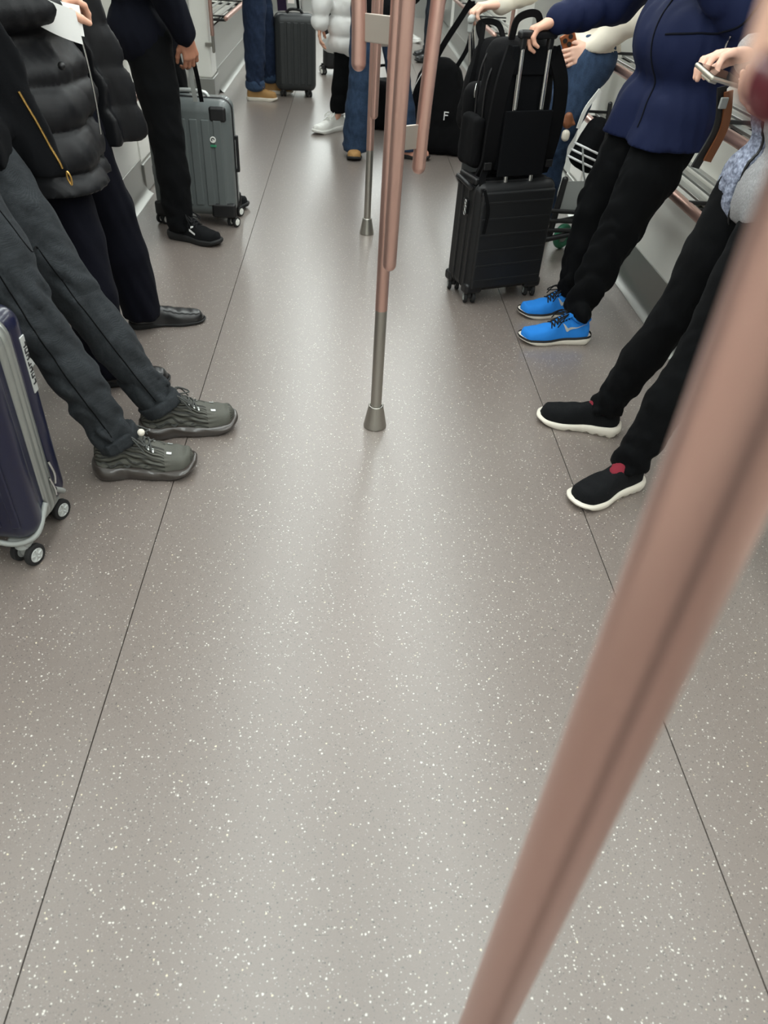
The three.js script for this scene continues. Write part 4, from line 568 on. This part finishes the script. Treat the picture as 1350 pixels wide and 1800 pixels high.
{ // behind the poles: flared jeans
  const sh = { upper: M.tan, sole: M.soleBlack, W: .1, top: [[0, .06], [.1, .07], [.35, .07], [.6, .05], [.9, .036], [1, .02]] };
  person({ label: 'person in flared blue jeans standing behind the grab poles', face: [.1, 1], pelvis: [.2, .9, -5.86], chest: [.2, 1.32, -5.88], longHair: true,
    legs: [{ hip: [.11, .88, -5.84], knee: [.075, .48, -5.8], ankle: [.055, .1, -5.8], heel: [.06, -5.93], toe: [.045, -5.65], shoe: sh, hem: .035 }, { hip: [.29, .88, -5.86], knee: [.35, .48, -5.86], ankle: [.43, .1, -5.85], heel: [.36, -5.86], toe: [.555, -5.8], len: .25, shoe: { ...sh, upper: M.salmon, sole: M.soleBlack }, hem: .05 }],
    arms: [{ sh: [.4, 1.4, -5.88], el: [.48, 1.12, -5.9], wr: [.4, .98, -5.76], cell: .005 }, { sh: [0, 1.4, -5.88], el: [-.08, 1.14, -5.9], wr: [.04, 1.1, -5.72], cell: .005 }],
    trousers: { mat: M.midDenim, r: [.108, .095, .078, .092], amp: .006, cell: .013 }, tops: [{ name: 'sweater', mat: M.blackCloth, e: .03, hem: .8, cell: .016 }] });
}
{ // far right of the aisle
  const sh = { ...sneaker, upper: M.blackLeather, sole: M.soleBlack, W: .105, lace: M.blackLace };
  person({ label: 'far person in dark jeans and black boots right of the poles', face: [-1, .3], pelvis: [1.06, .9, -10.6], chest: [1.06, 1.32, -10.6],
    legs: [{ hip: [1.05, .88, -10.5], knee: [1.0, .48, -10.45], ankle: [.98, .1, -10.4], heel: [1.04, -10.45], toe: [.8, -10.3], shoe: sh, hem: .07 }, { hip: [1.06, .88, -10.7], knee: [1.0, .48, -10.75], ankle: [1.0, .1, -10.8], heel: [1.08, -10.8], toe: [.8, -10.75], shoe: sh, hem: .07 }],
    arms: [{ sh: [1.06, 1.42, -10.4], el: [1.06, 1.1, -10.34], wr: [.95, .93, -10.36], cell: .005, hand: { d: [-.3, -1, 0], n: [0, 0, -1], side: 1 } }, { sh: [1.06, 1.42, -10.8], el: [1.06, 1.12, -10.86], wr: [.9, 1.0, -10.8], cell: .005 }],
    trousers: { mat: M.darkDenim, r: [.12, .11, .09, .08], cell: .018 }, tops: [{ name: 'jacket', mat: M.blackCloth, e: .04, hem: .84, cell: .02 }] });
  const wh = { ...sneaker, upper: M.whiteLeather, sole: M.whiteLeather, W: .105 };
  person({ label: 'farthest person in navy trousers and white sneakers', face: [.6, .8], pelvis: [.72, .9, -12.0], chest: [.72, 1.32, -12.0],
    legs: [{ hip: [.64, .88, -12], knee: [.66, .48, -11.9], ankle: [.66, .1, -11.9], heel: [.62, -11.95], toe: [.85, -11.8], shoe: wh, hem: .07 }, { hip: [.8, .88, -12], knee: [.8, .48, -12.05], ankle: [.8, .1, -12.1], heel: [.76, -12.15], toe: [.98, -12.0], shoe: wh, hem: .07 }],
    arms: [{ sh: [.54, 1.42, -12], el: [.48, 1.12, -12], wr: [.55, .95, -11.9], cell: .006 }, { sh: [.9, 1.42, -12], el: [.96, 1.12, -12], wr: [.9, .95, -11.9], cell: .006 }],
    trousers: { mat: M.darkDenim, cell: .02 }, tops: [{ name: 'jacket', mat: M.navyCloth, e: .04, hem: .8, cell: .02 }] });
}
{ // right: cream jacket, jeans, phone
  const sh = { ...sneaker, upper: M.whiteLeather, sole: M.soleWhite, W: .1, lace: M.white };
  person({ label: 'person in cream jacket and blue jeans holding an orange phone', skin: M.skinPale, face: [-1, .1], pelvis: [1.2, .9, -4.26], chest: [1.22, 1.3, -4.28], longHair: true,
    legs: [{ hip: [1.17, .87, -4.16], knee: [1.06, .5, -4.16], ankle: [1.1, .1, -4.26], heel: [1.17, -4.26], toe: [.92, -4.24], shoe: sh, hem: .07 }, { hip: [1.18, .87, -4.36], knee: [1.08, .49, -4.42], ankle: [1.1, .1, -4.5], heel: [1.17, -4.52], toe: [.92, -4.5], shoe: sh, hem: .07 }],
    arms: [{ sh: [1.22, 1.4, -4.08], el: [1.3, 1.08, -4.02], wr: [1.16, .935, -4.1], hand: { d: [-1, -.3, .1], n: [.1, -.2, -1], side: -1, curl: [.5, .7, .4], thumb: [.5, .3, .2] } }, { sh: [1.2, 1.4, -4.5], el: [.98, 1.17, -4.5], wr: [.7, 1.085, -4.22], hand: { d: [-1, -.1, .2], n: [0, -1, 0], side: -1, curl: [.6, .9, .6], thumb: [.5, .4, .2] } }],
    trousers: { mat: M.paleDenim, r: [.115, .105, .09, .075], amp: .008, cell: .012 }, tops: [{ name: 'jacket', mat: M.creamCloth, e: .03, hem: .93, cell: .012, amp: .006 }, { name: 'sweater', mat: M.blackCloth, e: .01, hem: .88, sleeves: false }] });
  const t = thing('phone', 'orange brown phone with round camera lenses held by the cream sleeve', 'phone', [1.07, .93, -4.135], .1);
  t.rotation.z = .5; part('phone_case', new RoundedBoxGeometry(.075, .15, .012, 4, .006), M.phoneOrange, t); for (const [x, y] of [[-.018, .05], [.012, .055], [-.004, .028]]) part('camera_lens', new THREE.CylinderGeometry(.0105, .0105, .006, 18).rotateX(Math.PI / 2).translate(x, y, .008), M.plasticBlack, t);
}
{ // right: navy jacket, black trousers, blue running shoes
  const sh = { ...sneaker, upper: M.blueKnit, sole: M.soleWhite, midline: M.soleBlack, W: .104, lace: M.blackLace, laces: 6, treads: 0, soleTop: [[0, .038], [.3, .03], [.6, .022], [.85, .022], [1, .03]],
    sides: [1, -1], patches: [[u => u < .8 ? .56 - .46 * u : .192 + .4 * Math.pow((u - .8) / .2, 1.6), u => u < .8 ? .575 - .46 * u + .16 * u * u : .31 + .3 * (u - .8) / .2, .08, .44, M.silver, 'side_logo']] };
  const p = person({ label: 'person in navy jacket and black trousers with bright blue running shoes', face: [-1, .06], pelvis: [1.2, .9, -3.03], chest: [1.235, 1.32, -3.04],
    legs: [{ hip: [1.21, .87, -2.95], knee: [1.09, .475, -2.94], ankle: [.985, .13, -2.925], heel: [1.06, -2.91], toe: [.755, -2.892], shoe: sh, hem: .108 }, { hip: [1.17, .87, -3.14], knee: [1.06, .48, -3.18], ankle: [1.015, .13, -3.175], heel: [1.09, -3.178], toe: [.8, -3.158], shoe: sh, hem: .098 }],
    arms: [{ sh: [1.24, 1.42, -2.84], el: [1.3, 1.16, -2.78], wr: [1.1, 1.32, -2.82], hand: { d: [-1, .3, -.2], n: [0, 0, -1], side: 1 } }, { sh: [1.2, 1.42, -3.25], el: [1.02, 1.18, -3.38], wr: [.79, 1.112, -3.36], hand: { d: [-.85, -.35, .1], n: [-.25, -.9, .1], side: -1, curl: [.7, .9, .6], thumb: [.4, .3, .2] } }],
    trousers: { mat: M.blackTrouser, r: [.112, .105, .088, .06], amp: .012, fx: 7, fy: 15, cell: .0095 }, tops: [{ name: 'jacket', mat: M.navyJacket, e: .042, mid: 1.02, belly: .04, hem: q => .785 - q * .06, skirt: .12, amp: .007, fx: 6, fy: 4, cell: .0105, flat: .95, extra: [] }] });
  const jk = p.g.children.find(c => c.name === 'jacket');
  part('seam', [seamOn(jk, p.base, [[1.07, 1.115, -2.96], [1.16, 1.11, -2.96], [1.26, 1.12, -2.96], [1.31, 1.19, -2.96]], [-.15, .25, 1], .0035)], M.navyCloth, p.g);
  part('pocket_zip', [seamOn(jk, p.base, [[1.25, 1.1, -2.96], [1.255, 1.06, -2.96], [1.26, 1.03, -2.96]], [-.15, .25, 1], .0045)], M.chrome, p.g);
  part('front_edge', [seamOn(jk, p.base, [[1.2, 1.3, -2.97], [1.2, 1.1, -2.97], [1.2, .95, -2.965], [1.2, .83, -2.96]], [-1, .05, .12], .004)], M.navyCloth, p.g);
}
{ // right, nearest: grey hoodie, black trousers, black slip-ons, red socks
  const sh = { ...sneaker, upper: M.blackKnit, sole: M.soleWhite, W: .106, flare: .008, treads: 9, soleTop: [[0, .044], [.3, .036], [.55, .028], [.8, .026], [1, .03]], top: [[0, .045], [.04, .056], [.2, .055], [.32, .066], [.42, .07], [.55, .058], [.75, .045], [.92, .034], [1, .02]], collar: false };
  const p = person({ label: 'person in grey hoodie and black trousers with black slip-on shoes holding a phone', skin: M.skinPale, face: [-1, -.05], pelvis: [1.16, .87, -2.02], chest: [1.17, 1.28, -2.02],
    legs: [{ hip: [1.13, .86, -2.11], knee: [1.03, .475, -2.12], ankle: [.925, .115, -2.2], heel: [.985, -2.175], toe: [.714, -2.268], shoe: sh, hem: .085 }, { hip: [1.14, .86, -1.93], knee: [1.03, .475, -1.89], ankle: [.905, .115, -1.855], heel: [.965, -1.885], toe: [.722, -1.752], shoe: sh, hem: .085 }],
    arms: [{ sh: [1.17, 1.38, -1.82], el: [1.22, 1.1, -1.8], wr: [1.095, 1.05, -2.02], hand: { d: [-.55, .25, -.8], n: [-.3, .9, 0], side: 1, curl: [.35, .5, .3], thumb: [.6, .4, .2], sc: .98 } }, { sh: [1.16, 1.38, -2.23], el: [1.25, 1.16, -2.34], wr: [1.065, 1.155, -2.245], hand: { d: [-1, .05, .25], n: [.05, -.9, .2], side: -1, curl: [.35, .7, .5], thumb: [.6, .4, .2], sc: .98 } }],
    trousers: { mat: M.blackTrouser, r: [.1, .085, .066, .058], amp: .0055, fx: 11, cell: .0095 },
    tops: [{ name: 'hoodie', mat: M.greyHoodie, e: .034, hem: q => .8, amp: .004, cell: .0105, open: (y, q, s) => (s < .0 && q > -.05 && y < 1.06 ? .03 : -9) }, { name: 'marl_panel', mat: M.marl, e: .036, hem: (q, s) => .745 - .12 * q + .0 * s, amp: .006, cell: .0105, sleeves: false, open: (y, q, s) => s + .012 }] });
  for (const L of [[.925, .06, -2.2, .94, -.018], [.905, .06, -1.855, .9, .028]]) part('sock', p.rel(blob([[[L[0], .125, L[2]], [L[0], .1, L[2]], .036, .036], [[L[0], .1, L[2]], [L[0] - .045, .076, L[2] + L[4]], .034, .027]], .008, .02)), M.redSock, p.g, 'dark red sock');
  part('zipper', [seamOn(p.g.children.find(c => c.name === 'marl_panel'), p.base, [[1.12, 1.04, -2.045], [1.12, .92, -2.045], [1.12, .78, -2.045]], [-1, 0, .1], .004)], M.plasticBlack, p.g);
  const t = thing('phone', 'silver grey phone held in both hands by the grey hoodie', 'phone', [.965, 1.115, -2.165]); t.rotation.set(.35, .42, -.35);
  part('phone_case', new RoundedBoxGeometry(.15, .012, .074, 4, .006), M.phoneGrey, t); part('screen', box(0, .0065, 0, .14, .001, .066), M.glass, t); part('camera_bump', box(-.055, -.009, .014, .03, .006, .034, .002), M.phoneGrey, t);
  const b = thing('waist_bag', 'brown and black bag strap hanging by the grey hoodie', 'bag', [1.1, .86, -2.4], .3); part('strap', ribbon([[-.02, .2, 0], [0, .1, .01], [-.03, -.02, 0]], .03, .006, [0, 0, 1]), M.plasticBlack, b); part('strap', ribbon([[0, .19, .01], [.02, .1, .015], [.0, .0, .01]], .028, .006, [0, 0, 1]), M.brown, b); part('buckle', box(-.01, .16, .015, .026, .03, .008, .003), M.greyPlastic, b);
}
{ // the person taking the picture stands behind the camera; only the hand on the near pole shows at the frame's corner
  const sh = { ...sneaker, upper: M.blackKnit, sole: M.soleBlack, W: .1 };
  const fing = []; const C = [.131, -.2];
  const p = person({ label: 'person with dark red nails gripping the blurred near pole', skin: M.skinPale, face: [0, -1], pelvis: [.12, .9, .62], chest: [.12, 1.32, .6], longHair: true,
    legs: [{ hip: [.03, .88, .62], knee: [.02, .48, .6], ankle: [.01, .1, .62], heel: [.01, .68], toe: [.01, .42], shoe: sh, hem: .07 }, { hip: [.21, .88, .62], knee: [.22, .48, .6], ankle: [.23, .1, .62], heel: [.23, .68], toe: [.24, .42], shoe: sh, hem: .07 }],
    arms: [{ sh: [-.06, 1.42, .58], el: [-.14, 1.16, .4], wr: [-.06, 1.33, .13] }, { sh: [.3, 1.42, .58], el: [.4, 1.2, .32], wr: [.24, 1.41, -.1] }],
    trousers: { mat: M.blackTrouser, cell: .016 }, tops: [{ name: 'coat', mat: M.blackCloth, e: .05, hem: .6, skirt: .3, cell: .016 }] });
  const at = (a, y, r = .031) => [C[0] + Math.sin(a) * r, y, C[1] + Math.cos(a) * r];
  for (let i = 0; i < 4; i++) { const y = 1.433 - i * .0205; const E = [2.75, 2.85, 3.0, 3.3][i]; let q = at(1.5, y, .036); for (const a of [1.5 + (E - 1.5) * .3, 1.5 + (E - 1.5) * .6, 1.5 + (E - 1.5) * .85, E]) { const n = at(a, y - .003, .0305); fing.push([q, n, .0098, .0092, null, .004]); q = n; } fing.push([[.185, 1.42 - i * .012, -.14], at(1.5, y, .036), .016, .0115, null, .012]); }
  fing.push([[.24, 1.41, -.1], [.18, 1.41, -.14], .026, .026, [[0, 1, 0], 1.3], .02]); fing.push([[.18, 1.45, -.145], [.106, 1.432, -.172], .015, .012, null, .01], [[.106, 1.432, -.172], [.098, 1.402, -.186], .012, .011, null, .005], [[.098, 1.402, -.186], [.099, 1.375, -.191], .011, .009, null, .005]);
  part('fingernail', p.rel(new THREE.SphereGeometry(1, 18, 12).scale(.0068, .0085, .0028).lookAt(V(-.46, .1, .87)).translate(.0945, 1.375, -.1825)), M.nail, p.g, 'dark red painted nail');
  part('hand', p.rel(handMesh(fing)), M.skinPale, p.g); 
  for (let i = 0; i < 4; i++) { const y = 1.43 - i * .0205, a = [2.9, 3.0, 3.15, 3.5][i], c = at(a, y, .0385); part('fingernail', p.rel(new THREE.SphereGeometry(1, 16, 10).scale(.0035, .0075, .009).rotateY(a - Math.PI / 2).translate(...c)), M.nail, p.g, 'dark red painted nail'); }
}
renderer.render(scene, camera);
